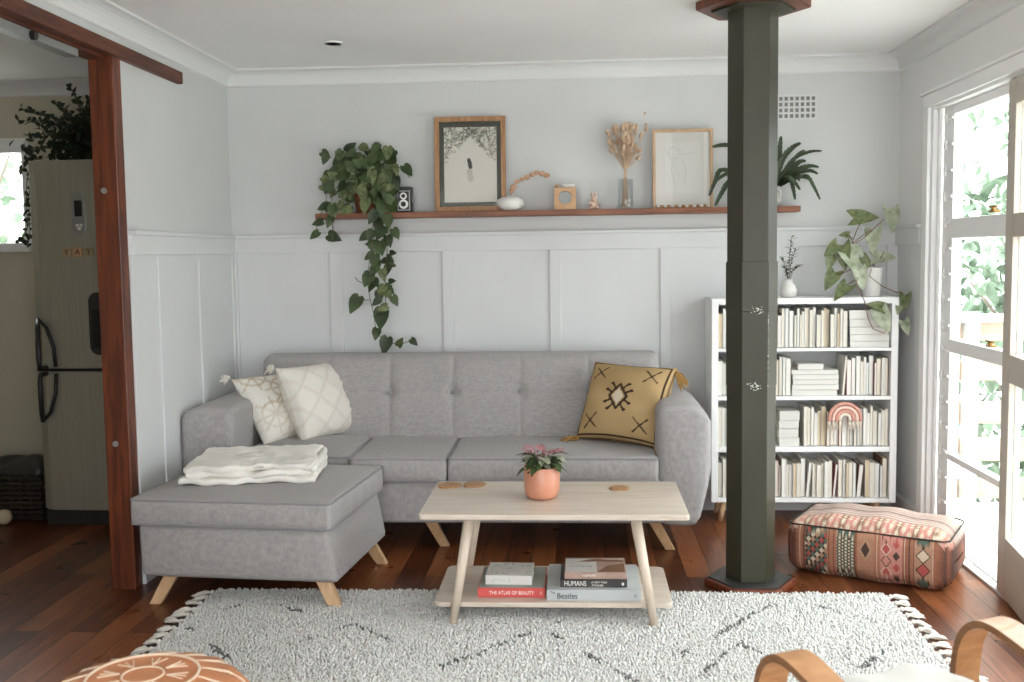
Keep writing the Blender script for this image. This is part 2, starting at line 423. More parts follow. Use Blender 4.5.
# left wall: solid to y=-1.33, header above the kitchen opening, unseen rest walled in to darken the kitchen
b = MB(); b.box(XL - 0.10, XL, -1.335, 0, 0, CZ); b.box(XL - 0.10, XL, -3.2, -1.335, 2.20, CZ); b.box(XL - 0.10, XL, YB, -3.2, 0, CZ)
struct('wall_left', b, M['wall'])
struct('trim_%d' % k, BX(XL, XL + 0.006, -1.335, -0.006, 0, 1.48), M['wains']); k += 1
b = MB(); b.box(XL, XL + 0.022, -1.31, -0.022, 1.40, 1.482); b.box(XL, XL + 0.034, -1.31, -0.034, 1.482, 1.50)
struct('trim_%d' % k, b, M['wains'], bevel=0.002); k += 1
for y0, y1 in ((-1.335, -1.30), (-1.05, -0.99), (-0.55, -0.49), (-0.05, -0.018)):
    struct('trim_%d' % k, BX(XL + 0.006, XL + 0.016, y0, y1, 0.1, 1.40), M['wains'], bevel=0.002); k += 1
struct('baseboard_left', BX(XL, XL + 0.022, -1.335, -0.02, 0, 0.11), M['wains'], bevel=0.003)
# right wall with the glazed door opening y -3.3 .. -0.49
b = MB(); b.box(XR, XR + 0.12, -0.49, 0.0, 0, CZ); b.box(XR, XR + 0.12, -3.3, -0.49, 2.05, CZ); b.box(XR, XR + 0.12, YB, -3.3, 0, CZ)
struct('wall_right', b, M['wallr'])
b = MB(); b.box(XR - 0.022, XR, -0.40, -0.022, 1.40, 1.482); b.box(XR - 0.034, XR, -0.40, -0.034, 1.482, 1.50)
struct('trim_%d' % k, b, M['wains'], bevel=0.002); k += 1
struct('trim_%d' % k, BX(XR - 0.006, XR, -0.42, -0.006, 0, 1.48), M['wains']); k += 1
struct('baseboard_right', BX(XR - 0.024, XR, -0.42, -0.024, 0, 0.11), M['wains'], bevel=0.003)
# unseen rear wall; its two wide openings are assumed, sized to brighten the room
b = MB(); b.box(-4.4, XR + 0.12, YB - 0.1, YB, 0, 0.08); b.box(-4.4, XR + 0.12, YB - 0.1, YB, 2.25, CZ)
for x0, x1 in ((-4.4, -1.75), (-0.13, -0.07), (1.56, XR + 0.12)): b.box(x0, x1, YB - 0.1, YB, 0.08, 2.25)
struct('wall_rear', b, M['wall'])
# cornices (coved)
def cove(axis, wallpos, sgn, a0, a1, nm, m_=None):
    pts = [(0, 0), (0, -0.085)]
    for j in range(7):
        t = PI / 2 * j / 6; pts.append((0.012 + 0.068 * (1 - math.cos(t)), -0.078 + 0.068 * math.sin(t)))
    pts += [(0.085, -0.01), (0.085, 0)]
    pts = [(wallpos + sgn * p, CZ + q) for p, q in pts]
    return struct(nm, MB().prism(pts, 'x' if axis == 'x' else 'y', a0, a1), m_ or M['cornice'])
cove('x', 0, -1, XL, XR, 'trim_%d' % k); k += 1
cove('y', XL, 1, YB, 0, 'trim_%d' % k); k += 1
cove('y', XR, -1, YB, 0, 'trim_%d' % k); k += 1
# kitchen shell
b = MB(); KX0, KX1, KZ0, KZ1 = -4.0, -3.06, 1.46, 2.03
b.box(-4.4, KX0, 0.15, 0.27, 0, CZ); b.box(KX1, XL - 0.1, 0.15, 0.27, 0, CZ); b.box(KX0, KX1, 0.15, 0.27, 0, KZ0); b.box(KX0, KX1, 0.15, 0.27, KZ1, CZ)
struct('wall_kitchen', b, M['kitchenwall'])
struct('wall_kitchen_side', BX(-4.5, -4.4, YB, 0.27, 0, CZ), M['kitchenwall'])
struct('wall_kitchen_near', BX(-4.4, XL - 0.1, -3.32, -3.2, 0, CZ), M['kitchenwall'])
cove('x', 0.15, -1, -4.4, XL - 0.1, 'trim_%d' % k); k += 1
w = struct('window_1', MB().box(KX0, KX1, 0.13, 0.2, KZ1 - 0.05, KZ1 + 0.03).box(KX0, KX1, 0.11, 0.2, KZ0 - 0.03, KZ0 + 0.02).box(KX1 - 0.035, KX1 + 0.01, 0.13, 0.2, KZ0, KZ1).box(KX0, KX0 + 0.04, 0.13, 0.2, KZ0, KZ1).box(-3.55, -3.51, 0.14, 0.19, KZ0, KZ1), M['white'], bevel=0.004)
BX(KX0 + 0.02, KX1 - 0.02, 0.163, 0.167, KZ0, KZ1).build('window_pane', M['glass'], w)

# post, header beam, sliding track
o = MB().box(XL - 0.095, XL + 0.008, -1.41, -1.3355, 0, 2.2).build('timber_post', M['redwood'], origin=(XL - 0.05, -1.37, 0), bevel=0.004)
tag(o, 'knotty red-brown timber post standing between kitchen opening and white wall', 'post')
for z in (1.66, 0.62):
    MB().tube([(XL - 0.05, -1.408, z), (XL - 0.05, -1.4165, z)], 0.012, 12).build('bolt_cap', M['greyplastic'], o, smooth=False)
t = thing('header_beam', 'long red-brown timber beam above the kitchen opening', 'beam', (XL, -2.5, 2.19))
MB().box(XL - 0.02, XL + 0.028, -3.2, -0.70, 2.195, 2.25).build('beam_face', M['redwoodx'], t, bevel=0.003)
MB().box(XL - 0.105, XL - 0.02, -3.2, -1.41, 2.185, 2.20).build('beam_lining', M['redwoodx'], t, bevel=0.002)
b = MB(); b.box(XL - 0.085, XL - 0.03, -3.15, -1.62, 2.155, 2.185); 
tr = b.build('sliding_track', M['greyplastic'], t, bevel=0.003)
for y in (-1.97, -2.5): MB().tube([(XL - 0.029, y, 2.165), (XL - 0.012, y, 2.165)], 0.016, 14).build('roller_wheel', M['black'], tr)

# ------------------------------------------------------------------ french door (fixed leaf) on the right wall
b = MB()
b.box(XR - 0.018, XR, -0.49, -0.42, 0, 2.04); b.box(XR - 0.018, XR, -3.37, -0.42, 2.04, 2.10); b.box(XR - 0.018, XR, -3.37, -3.3, 0, 2.04)
b.box(XR - 0.028, XR, -3.4, -0.40, 2.10, 2.115)
b.box(XR, XR + 0.12, -0.515, -0.49, 0, 2.05); b.box(XR, XR + 0.12, -3.3, -0.515, 2.025, 2.05)
b.box(XR + 0.02, XR + 0.035, -0.54, -0.515, 0, 2.03)
struct('trim_%d' % k, b, M['white'], bevel=0.003); k += 1
d1 = struct('door_1', MB().box(1.70, 1.745, -0.675, -0.54, 0, 2.025).box(1.70, 1.745, -1.36, -0.675, 1.985, 2.025).box(1.695, 1.75, -1.36, -0.675, 1.425, 1.515).box(1.695, 1.75, -1.36, -0.675, 0.905, 0.965).box(1.70, 1.74, -1.36, -0.675, 0.405, 0.435).box(1.70, 1.745, -1.36, -1.32, 0, 2.025).box(1.70, 1.745, -1.36, -0.675, 0, 0.02), M['white'], bevel=0.003)
for z0, z1 in ((1.515, 1.985), (0.965, 1.425), (0.435, 0.905), (0.02, 0.405)):
    BX(1.720, 1.724, -1.32, -0.675, z0, z1).build('door_pane', M['glass'], d1)
# louvre carriers down the stile
for z in [0.2 + 0.118 * i for i in range(16)]:
    MB().box(1.688, 1.70, -0.60, -0.572, z - 0.022, z + 0.022).box(1.692, 1.70, -0.672, -0.60, z - 0.007, z + 0.007).build('louvre_bracket', M['white'], d1, bevel=0.004)
for z in (1.535, 0.985):
    b = MB(); b.box(1.675, 1.70, -1.215, -1.165, z - 0.012, z - 0.002); b.tube([(1.684, -1.19, z - 0.004), (1.684, -1.19, z + 0.014)], 0.009, 10); b.box(1.679, 1.689, -1.225, -1.15, z + 0.008, z + 0.016)
    b.build('sash_latch', M['brass'], d1, smooth=False, bevel=0.001)
struct('trim_%d' % k, BX(XR - 0.0, XR + 0.14, -3.3, -0.515, -0.02, 0.012), M['deck'], bevel=0.003); k += 1
# the second leaf, standing slightly ajar
a = math.atan2(-0.14, 0.99); MD = T(1.712, -1.365, 0) @ Matrix.Rotation(-0.14, 4, 'Z')
b = MB(); L_ = 0.85
b.box(-0.045, 0, -0.11, 0, 0.012, 2.02, M4=MD); b.box(-0.045, 0, -L_, -L_ + 0.1, 0.012, 2.02, M4=MD)
for z0, z1 in ((1.92, 2.02), (1.42, 1.51), (0.86, 0.97), (0.012, 0.25)): b.box(-0.045, 0, -L_ + 0.1, -0.11, z0, z1, M4=MD)
d2 = struct('door_2', b, M['door'], bevel=0.003)
BX2 = MB()
for z0, z1 in ((0.25, 0.86), (0.97, 1.42), (1.51, 1.92)): BX2.box(-0.024, -0.02, -L_ + 0.1, -0.11, z0, z1, M4=MD)
BX2.build('door_pane', M['glass'], d2)
# a further glazed leaf toward the camera
b = MB(); b.box(1.70, 1.745, -2.42, -2.34, 0.012, 2.025); b.box(1.70, 1.745, -3.3, -3.22, 0.012, 2.025)
for z0, z1 in ((1.95, 2.025), (0.9, 0.98), (0.012, 0.2)): b.box(1.70, 1.745, -3.22, -2.42, z0, z1)
d3 = struct('door_3', b, M['white'], bevel=0.003)
MB().box(1.72, 1.724, -3.22, -2.42, 0.2, 0.9).box(1.72, 1.724, -3.22, -2.42, 0.98, 1.95).build('door_pane', M['glass'], d3)

# ------------------------------------------------------------------ outside
t = thing('timber_deck', 'pale weathered timber deck boards outside the glass door', 'deck', (3, -2.5, -0.05))
for i in range(15):
    x = 1.80 + i * 0.145; BX(x, x + 0.138, -7, 0.36, -0.08, -0.045).build('deck_board', M['deck'], t, bevel=0.003)
t = thing('deck_railing', 'horizontal tan timber board railing with white posts at the end of the deck', 'railing', (2.9, 0.3, -0.05))
for z0, z1 in ((0.02, 0.13), (0.23, 0.36), (0.44, 0.56), (0.68, 0.79), (0.9, 1.0)):
    BX(1.80, 4.2, 0.30, 0.33, z0 - 0.03, z1 - 0.03).build('railing_board', M['rail'], t, bevel=0.003)
for x in (1.95, 2.10, 2.5, 3.6): BX(x, x + 0.075, 0.235, 0.298, -0.05, 1.03).build('railing_post', M['railw'], t, bevel=0.004)
BX(1.80, 4.2, 0.23, 0.34, 0.975, 1.015).build('handrail', M['railw'], t, bevel=0.004)
def tree(nm, lab, cat, c, h, r, nleaf, lm, ls=0.09, group=None):
    t = thing(nm, lab, cat, c, 0, group)
    b = MB(); rr = random.Random(int(c[0] * 97 + c[1] * 31))
    b.tube([(c[0], c[1], c[2]), (c[0] + 0.1, c[1], c[2] + h * 0.3), (c[0], c[1] + 0.05, c[2] + h * 0.6)], [0.07, 0.055, 0.03], 8)
    for i in range(7):
        a = i * 2.4; b.tube([(c[0] + 0.05, c[1], c[2] + h * (0.3 + 0.04 * i)), (c[0] + math.cos(a) * r * 0.7, c[1] + math.sin(a) * r * 0.7, c[2] + h * (0.5 + 0.06 * i))], [0.025, 0.008], 6)
    b.build('trunk', M['bark'], t, smooth=True)
    b = MB()
    for i in range(nleaf):
        u, v, w_ = rr.gauss(0, 0.45), rr.gauss(0, 0.45), rr.uniform(0.05, 1)
        p = V((c[0] + u * r, c[1] + v * r, c[2] + h * w_))
        b.leaf(p, (rr.uniform(-1, 1), rr.uniform(-1, 1), rr.uniform(-1, 0.5)), ls * rr.uniform(0.6, 1.3), ls * 0.55, 'oval', up=(rr.uniform(-1, 1), rr.uniform(-1, 1), 1))
    b.build('foliage', lm, t)
for (x, y, z, h, r, n_, lab) in ((3.3, 1.9, -1.0, 2.9, 0.9, 2400, 'pale green leafy shrub just beyond the deck railing'), (5.0, 4.6, -1.2, 4.0, 1.5, 2400, 'tall pale tree farther beyond the railing, seen through the upper glass'), (4.9, 1.6, -1.2, 2.7, 1.2, 1800, 'rounded pale shrub to the right of the nearest shrub beyond the railing')):
    tree('garden_shrub', lab, 'shrub', (x, y, z), h, r, n_, M['leafo'], 0.13, 'shrubs beyond the deck railing')
tree('garden_tree', 'pale branching tree seen through the kitchen window', 'tree', (-5.0, 2.6, -0.5), 3.4, 1.3, 900, M['leafo'], 0.12)
struct('ground', BX(-16, 16, -16, 22, -1.4, -1.3), mat('garden_ground', (206, 207, 200), 0.95, var=0.2, vscale=2))  # ground paled to bounce more daylight up onto the ceiling

# ------------------------------------------------------------------ steel column
CX, CY = 0.70, -1.29
t = thing('steel_column', 'dark olive-green six-sided steel column rising from floor to ceiling beside the sofa', 'column', (CX, CY, 0))
def hexprof(r, z0, z1, mb, ph=0.035, n=6): return mb.lathe([(r, z0), (r, z1)], (CX, CY, 0), n, phase=ph)
ph = 0.0
hexprof(0.1, 0.035, 2.35, MB(), ph).build('shaft', M['green'], t, bevel=0.003)
hexprof(0.1045, 1.14, 1.338, MB(), ph).build('collar', M['green'], t, bevel=0.002)
hexprof(0.1025, 0.835, 1.14, MB(), ph).build('collar', M['green'], t, bevel=0.002)
pl = hexprof(0.19, 0.0, 0.03, MB(), ph).build('plinth', M['redwood'], t, bevel=0.006)
hexprof(0.172, 0.03, 0.036, MB(), ph).build('foot_plate', M['darkplastic'], t, bevel=0.002)
hexprof(0.228, 2.335, 2.37, MB(), ph).build('ceiling_plate', M['redwood'], t, bevel=0.006)
hexprof(0.165, 2.325, 2.335, MB(), ph).build('ceiling_flange', M['green'], t, bevel=0.002)
b = MB(); rr = random.Random(3)
for zc in (1.14, 0.835):
    for i in range(26):
        x = CX + rr.uniform(-0.03, 0.03); z = zc + rr.gauss(0, 0.008) + 0.004; yy = CY - 0.0866 - 0.0045 * (1 if z > zc else 0.8)
        b.ball((x, yy + 0.001, z), rr.uniform(0.0008, 0.003), 6, 4, sq=(1.4, 0.4, 0.8))
for i in range(50):
    z = rr.uniform(0.84, 1.13); b.ball((CX + 0.0512, CY - 0.0885, z), rr.uniform(0.0006, 0.002), 5, 4)
b.build('paint_fleck', M['fleck'], t)['kind'] = 'stuff'

# ------------------------------------------------------------------ ceiling light, vent
t = thing('ceiling_downlight', 'small round white downlight set in the ceiling', 'light', (-1.125, -0.70, 2.365))
MB().lathe([(0.036, -0.004), (0.036, 0.004), (0.046, 0.004), (0.046, -0.002), (0.036, -0.004)], (-1.125, -0.70, 2.365), 24).build('trim_ring', M['white'], t, smooth=False)
MB().lathe([(0.0, 0.001), (0.035, 0.001), (0.035, 0.004), (0, 0.004)], (-1.125, -0.70, 2.365), 20).build('lens', M['ventgrey'], t)
t = thing('wall_vent', 'white plaster air vent of square holes high on the back wall', 'vent', (1.135, 0, 2.12))
x0, x1, z0, z1 = 1.038, 1.232, 2.058, 2.176
b = MB(); nx, nz = 7, 4; px, pz = (x1 - x0) / nx, (z1 - z0) / nz
for i in range(nx + 1): b.box(x0 + i * px - 0.005, x0 + i * px + 0.005, -0.008, -0.0002, z0, z1)
for j in range(nz + 1): b.box(x0 - 0.005, x1 + 0.005, -0.0075, -0.0002, z0 + j * pz - 0.005, z0 + j * pz + 0.005)
b.build('grille', M['wains'], t)
BX(x0, x1, -0.0015, -0.0002, z0, z1).build('backing', M['ventgrey'], t)

# ------------------------------------------------------------------ sofa
SX0, SX1 = -1.60, 0.36
t = thing('sofa', 'long light grey woven fabric sofa with tufted back against the white panelled wall', 'sofa', (-0.62, -0.5, 0))
def armdef(sg):
    def f(p, u):
        # p local; outer side tapers in toward the floor, outer top corner slopes, top rounds
        if u[0] * sg > 0:
            p.x -= sg * u[0] * sg * 0.055 * max(0, -u[2]) ** 1.3
            if u[2] > 0: p.z -= (0.045 if sg > 0 else 0.02) * (u[0] * sg) ** 2 * u[2]
        p.z += 0.012 * u[2] * (1 - u[0] ** 2)
        return p
    return f
MB().softbox((-0.62, -0.52, 0.245), (2.0, 0.70, 0.20), 0.02, (8, 4, 3)).build('base', M['sofa'], t, smooth=True)
for sg, cx in ((1, 0.475), (-1, -1.735)):
    MB().softbox((cx, -0.515, 0.410), (0.24 if sg > 0 else 0.25, 0.70, 0.535), 0.032, (6, 6, 10), bulge=(0.008, 0.012, 0.006), deform=armdef(sg)).build('arm', M['sofa'], t, smooth=True)
seams = [-1.289, -0.972, -0.646, -0.301, 0.044]
BKX = -0.62
def backdef(p, u):
    x = p.x + BKX; zc = p.z + 0.60 - 0.68
    if u[1] < -0.5:
        d = 0.004 * math.exp(-(zc / 0.008) ** 2)
        for s in seams:
            q = abs(x - s)
            if q < 0.09: d += 0.006 * math.exp(-(q / 0.008) ** 2) + 0.006 * math.exp(-(q / 0.03) ** 2) + 0.024 * math.exp(-((q / 0.035) ** 2 + (zc / 0.035) ** 2))
        p.y += d
    p.y += 0.10 * u[2] * 0.5
    return p
MB().softbox((BKX, -0.235, 0.60), (2.06, 0.15, 0.55), 0.05, (230, 2, 50), bulge=(0, 0.02, 0), deform=backdef).build('backrest', M['sofa'], t, smooth=True)
for s in seams: MB().ball((s, -0.306, 0.68), 0.011, 10, 6, sq=(1, 0.5, 1)).build('button', M['button'], t, smooth=True)
def boxcushion(parent, cx, cy, z0, sx, sy, sz, rot=0, crown=0.02, seedv=1, wav=0.003):
    rr = random.Random(seedv); ph = [rr.uniform(0, 6) for _ in range(4)]
    Mx = T(cx, cy, z0 + sz / 2) @ Matrix.Rotation(rot, 4, 'Z')
    def de(p, u):
        w = math.sin(p.x * 17 + ph[0]) * math.sin(p.y * 13 + ph[1]) * wav
        if abs(u[2]) > 0.5: p.z += w * 0.7 * (1 - max(abs(u[0]), abs(u[1])) ** 6)
        if abs(u[1]) > 0.9: p.y += math.sin(p.x * 55 + ph[2]) * 0.0018 * (1 - u[2] ** 2)
        if abs(u[0]) > 0.9: p.x += math.sin(p.y * 50 + ph[3]) * 0.0018 * (1 - u[2] ** 2)
        return p
    o = MB().softbox((0, 0, 0), (sx, sy, sz), 0.016, (22, 22, 4), bulge=(0.012, 0.012, crown), deform=de, M4=Mx, power=3).build('cushion', M['sofa'], parent, smooth=True)
    for zz in (sz / 2 - 0.006, -sz / 2 + 0.006):
        path = []; hx, hy, rc = sx / 2 + 0.001, sy / 2 + 0.001, 0.02
        for (qx, qy, a0) in ((hx - rc, -hy + rc, -PI / 2), (hx - rc, hy - rc, 0), (-hx + rc, hy - rc, PI / 2), (-hx + rc, -hy + rc, PI)):
            for j in range(4):
                a = a0 + PI / 2 * j / 3; path.append(Mx @ V((qx + rc * math.cos(a), qy + rc * math.sin(a), zz)))
        # subdivide for curvature following the bulge is not needed: piping is taut
        path.append(path[0]); MB().tube(path, 0.0042, 6, cap=False).build('piping', M['piping'], o, smooth=True)
    return o
boxcushion(t, -0.125, -0.60, 0.345, 0.955, 0.60, 0.112, 0, 0.012, 2)
boxcushion(t, -0.835, -0.60, 0.345, 0.445, 0.60, 0.112, 0, 0.014, 3)
boxcushion(t, -1.33, -0.585, 0.348, 0.53, 0.56, 0.112, 0.0, 0.028, 4)
def bladeleg(parent, top, foot, w=0.055, d=0.035, zt=0.16):
    b = MB(); (x0, y0), (x1, y1) = top, foot
    vs = []
    for (x, y, z, s) in ((x1, y1, 0.0, 0.8), (x0, y0, zt, 1.0)):
        for dx, dy in ((-1, -1), (1, -1), (1, 1), (-1, 1)): vs.append((x + dx * w / 2 * s, y + dy * d / 2, z))
    b.add(vs, [(3, 2, 1, 0), (4, 5, 6, 7)] + [(i, (i + 1) % 4, 4 + (i + 1) % 4, 4 + i) for i in range(4)])
    return b.build('leg', M['legwood'], parent, bevel=0.003)
bladeleg(t, (-0.705, -0.80), (-0.645, -0.725), zt=0.15); bladeleg(t, (0.335, -0.80), (0.415, -0.765), zt=0.15)
bladeleg(t, (0.36, -0.24), (0.40, -0.2), zt=0.15); bladeleg(t, (-1.6, -0.24), (-1.64, -0.2), zt=0.15); bladeleg(t, (-1.6, -0.80), (-1.64, -0.76), zt=0.15)

# ottoman (chaise footstool), turned a few degrees
OR_ = -0.095
t = thing('ottoman', 'light grey fabric ottoman with a folded cream throw on it, on splayed wooden legs', 'ottoman', (-1.335, -1.29, 0), OR_)
Mo = WM[t.name]
def ottdef(p, u):
    p.x += 0.020 * -u[2] * (1 if u[0] > 0 else 0.2) * abs(u[0]); return p
MB().softbox((0.01, 0, 0.225), (0.80, 0.70, 0.215), 0.022, (8, 8, 5), bulge=(0.012, 0.012, 0), deform=ottdef, M4=Mo).build('base', M['sofa'], t, smooth=True)
boxcushion(t, -1.335, -1.29, 0.33, 0.825, 0.735, 0.108, OR_, 0.012, 8)
for sx, sy in ((-1, -1), (1, -1), (1, 1), (-1, 1)):
    ex = 0.05 if sx > 0 else 0.0
    p0 = Mo @ V((0.285 * sx + 0.01 + ex, 0.29 * sy, 0)); p1 = Mo @ V((0.355 * sx + 0.01 + ex, 0.315 * sy, 0))
    bladeleg(t, (p0.x, p0.y), (p1.x, p1.y), 0.06, 0.035, 0.13)

# ------------------------------------------------------------------ scatter cushions
def pillow(BL, right, up, w, h, th, n=44, pinch=0.10):
    """returns MB + list of local (u,v,side) per vertex; seam outline pulled in mid-edge, puffed faces"""
    right = V(right).normalized(); up = V(up); up = (up - right * up.dot(right)).normalized(); nr = right.cross(up)
    c = V(BL) + right * w / 2 + up * h / 2
    mb = MB(); vs = []; info = []; fs = []
    for side in (1, -1):
        for j in range(n + 1):
            for i in range(n + 1):
                u, v = -1 + 2 * i / n, -1 + 2 * j / n
                e = (1 - u * u) * (1 - v * v)
                pu = u * (1 - pinch * (1 - v * v) * u * u * 0.7); pv = v * (1 - pinch * (1 - u * u) * v * v * 0.7)
                z = side * th / 2 * (e ** 0.42) * (1 + 0.03 * math.sin(u * 7 + v * 4) + 0.02 * math.sin(v * 11 - u * 3))
                vs.append(c + right * (pu * w / 2) + up * (pv * h / 2) + nr * z); info.append((u, v, side))
    m_ = (n + 1) ** 2
    for s_ in (0, 1):
        for j in range(n):
            for i in range(n):
                a = s_ * m_ + j * (n + 1) + i; q = (a, a + 1, a + n + 2, a + n + 1); fs.append(q if s_ == 0 else q[::-1])
    mb.add(vs, fs)
    return mb, info, c, right, up, nr
def tassel(b, p, d, L=0.06, n=14, r=0.012, seedv=0):
    rr = random.Random(seedv); p = V(p); d = V(d).normalized()
    b.ball(p + d * 0.008, r * 0.8, 8, 5)
    for i in range(n):
        o = V((rr.uniform(-1, 1), rr.uniform(-1, 1), rr.uniform(-1, 1))) * r
        b.tube([p + d * 0.01, p + d * L * 0.5 + o * 1.0, p + d * L + o * 1.5 + V((0, 0, -0.012))], [0.0035, 0.0035, 0.0025], 5)
def lerp(a, b, t): return tuple(a[i] * (1 - t) + b[i] * t for i in range(3)) + (1,)

# white cushion leaning on the arm, gold embroidery
CR, GOLD, SHD = lin((234, 230, 220)), lin((184, 156, 114)), lin((204, 194, 172))
t = thing('scatter_cushion', 'cream square cushion with gold line embroidery and tassels, nearest the left sofa arm', 'cushion', (-1.5, -0.45, 0.46))
mb, info, c, R_, U_, N_ = pillow((-1.53, -0.64, 0.468), (0.46, 0.62, 0.0), (-0.62, 0.0, 0.60), 0.42, 0.40, 0.17)
cols = []
for u, v, sd in info:
    g = 0
    for (cu, cv) in ((0.0, 0.35), (-0.55, -0.35), (0.55, -0.35), (0, -0.9), (0.6, 0.9), (-0.6, 0.9)):
        dx, dy = u - cu, v - cv; rr_ = math.hypot(dx, dy); an = math.atan2(dy, dx)
        if rr_ < 0.52 and (abs(math.sin(an * 4)) < 0.045 / max(rr_, 0.05) * 2.2 or abs(rr_ - 0.33) < 0.03): g = 1
    cols.append(lerp(CR, GOLD if v > -0.1 or u > 0 else SHD, 0.6 * g))
mb.build('cover', M['vcl'], t, smooth=True, colors=cols)
for i, (su, sv) in enumerate(((-1, 1), (1, 1), (-1, -1), (1, -1))):
    b = MB(); tassel(b, c + R_ * su * 0.212 + U_ * sv * 0.212, R_ * su * 0.4 + U_ * 0.4 * sv + V((0, -0.2, -0.35)), 0.045, 16, 0.013, i); b.build('tassel', M['creamshag'], t, smooth=True)
# cream cushion with diamond tufting
t = thing('scatter_cushion', 'cream square cushion with raised diamond pattern, in front of the gold-embroidered cushion', 'cushion', (-1.3, -0.4, 0.46))
mb, info, c, R_, U_, N_ = pillow((-1.355, -0.60, 0.470), (0.175, 0.31, 0.0), (-0.18, 0.0, 0.34), 0.41, 0.40, 0.20)
cols = []
for i, (u, v, sd) in enumerate(info):
    k1 = abs(((u + v) * 1.35) % 1 - 0.5); k2 = abs(((u - v) * 1.35) % 1 - 0.5)
    q = max(0, 1 - min(k1, k2) / 0.09)
    mb.v[i] = tuple(V(mb.v[i]) + N_ * sd * 0.007 * min(1, q * 1.5) * (1 - u ** 8) * (1 - v ** 8) * (0.7 + 0.6 * random.random()))
    cols.append(lerp(lin((234, 229, 219)), lin((214, 202, 188)), 0.55 * min(1, q * 1.3)))
mb.build('cover', M['vcl'], t, smooth=True, colors=cols)
for i, (su, sv) in enumerate(((-1, 1), (1, 1), (-1, -1), (1, -1))):
    b = MB(); tassel(b, c + R_ * su * 0.215 + U_ * sv * 0.215, R_ * su * 0.3 + U_ * 0.1 * sv + V((0, -0.3, -0.3)), 0.04, 16, 0.013, 10 + i); b.build('tassel', M['cream'], t, smooth=True)
# mustard cushion
t = thing('scatter_cushion', 'mustard yellow cushion with dark crosses, a central diamond motif and tassels', 'cushion', (0.2, -0.45, 0.46))
mb, info, c, R_, U_, N_ = pillow((-0.02, -0.50, 0.475), (0.80, -0.42, -0.03), (0.27, 0.30, 0.72), 0.44, 0.41, 0.22, n=110)
MU, MD_, DK, WH = lin((190, 162, 118)), lin((168, 140, 98)), lin((66, 50, 40)), lin((214, 200, 178))
cols = []
def seg(u, v, x0, y0, x1, y1, w_):
    dx, dy = x1 - x0, y1 - y0; L2 = dx * dx + dy * dy; t_ = max(0, min(1, ((u - x0) * dx + (v - y0) * dy) / L2))
    return math.hypot(u - x0 - t_ * dx, v - y0 - t_ * dy) < w_
rr = random.Random(9)
for i, (u, v, sd) in enumerate(info):
    cc = lerp(MU, MD_, 0.5 + 0.5 * math.sin(u * 2 + v * 3 + math.sin(v * 5)) * 0.6)
    if sd > 0:
        au, av = abs(u), abs(v)
        hit = False; uo, vo = u, v
        for (cx_, cy_) in ((-0.62, 0.62), (0.62, 0.62), (-0.6, -0.62), (0.6, -0.62)):
            if seg(u, v, cx_ - 0.15, cy_ - 0.17, cx_ + 0.15, cy_ + 0.17, 0.017) or seg(u, v, cx_ - 0.16, cy_ + 0.15, cx_ + 0.16, cy_ - 0.15, 0.017): hit = True
        if 0.22 < (au + av * 0.72) * 1.25 < 0.31: hit = True
        for sx in (-1, 1):
            for sy in (-1, 1):
                if seg(u, v, sx * 0.07, sy * 0.17, sx * 0.19, sy * 0.31, 0.024) or seg(u, v, sx * 0.16, sy * 0.07, sx * 0.27, sy * 0.15, 0.024): hit = True
                if math.hypot(u - sx * 0.20, v - sy * 0.32) < 0.04 or math.hypot(u - sx * 0.29, v - sy * 0.15) < 0.04: hit = True
        if max(au, av) > 0.925 and max(au, av) < 0.955: hit = True
        if au + av * 0.72 < 0.14: cc = WH
        if hit: cc = DK
        if max(au, av) > 0.985: cc = DK
    cols.append(cc)
mb.build('cover', M['vcl'], t, smooth=True, colors=cols)
for i, (su, sv, d) in enumerate(((-1, 1, (-0.2, 0, 0.1)), (1, 1, (0.55, -0.2, -0.9)), (-1, -1, (-1.0, -0.5, -0.06)), (1, -1, (0.2, -1, -0.15)))):
    if i == 0: continue
    b = MB(); p = c + R_ * su * 0.205 + U_ * sv * 0.200
    tassel(b, p, d, 0.085 if i else 0.02, 22, 0.016, 20 + i); b.build('tassel', M['mustard'], t, smooth=True)

# ------------------------------------------------------------------ folded throw on the ottoman
t = thing('folded_throw', 'cream cable-knit throw blanket folded on the grey ottoman', 'blanket', (-1.42, -1.2, 0.447), 0.0)
Mt = T(-1.40, -1.19, 0.452) @ Matrix.Rotation(0.13, 4, 'Z')
b = MB(); rr = random.Random(4)
for j, (sx, sy, ox, oy) in enumerate(((0.56, 0.47, 0.0, 0.0), (0.545, 0.46, 0.008, 0.004), (0.53, 0.45, 0.004, 0.006))):
    z = 0.014 + j * 0.0245; ph_ = j * 1.7
    def de(p, u, ph_=ph_, j=j):
        p.x += 0.012 * math.sin(p.y * 15 + ph_) * u[0] ** 3; p.y += 0.011 * math.sin(p.x * 16 + ph_ * 2) * abs(u[1]) + 0.004 * math.sin(p.x * 47 + ph_)
        p.z += 0.0055 * math.sin(p.x * 19 + ph_) * math.sin(p.y * 16 + ph_) + 0.0026 * math.sin(p.x * 52 + 21 * p.y + ph_) + 0.0018 * math.sin(p.x * 33 - 70 * p.y + ph_)
        if u[2] > 0 and j == 2: p.z += 0.0026 * math.sin(p.y * 190 + 2.5 * math.sin(p.x * 40)) * math.sin(p.x * 46)
        p.z -= 0.010 * max(0, abs(u[0]) - 0.75) * j
        return p
    b.softbox((ox, oy, z), (sx, sy, 0.0285), 0.014, (60, 60, 1), deform=de, M4=Mt)
b.build('folded_layers', M['creamknit'], t, smooth=True)
b = MB()
for q in range(2):
    path = [Mt @ V((0.272 - 0.004 * math.sin(i * 0.5), -0.228 + 0.45 * i / 16, 0.022 + 0.030 * q + 0.002 * math.sin(i))) for i in range(17)]
    b.tube(path, [0.013] + [0.018] * 15 + [0.013], 12)
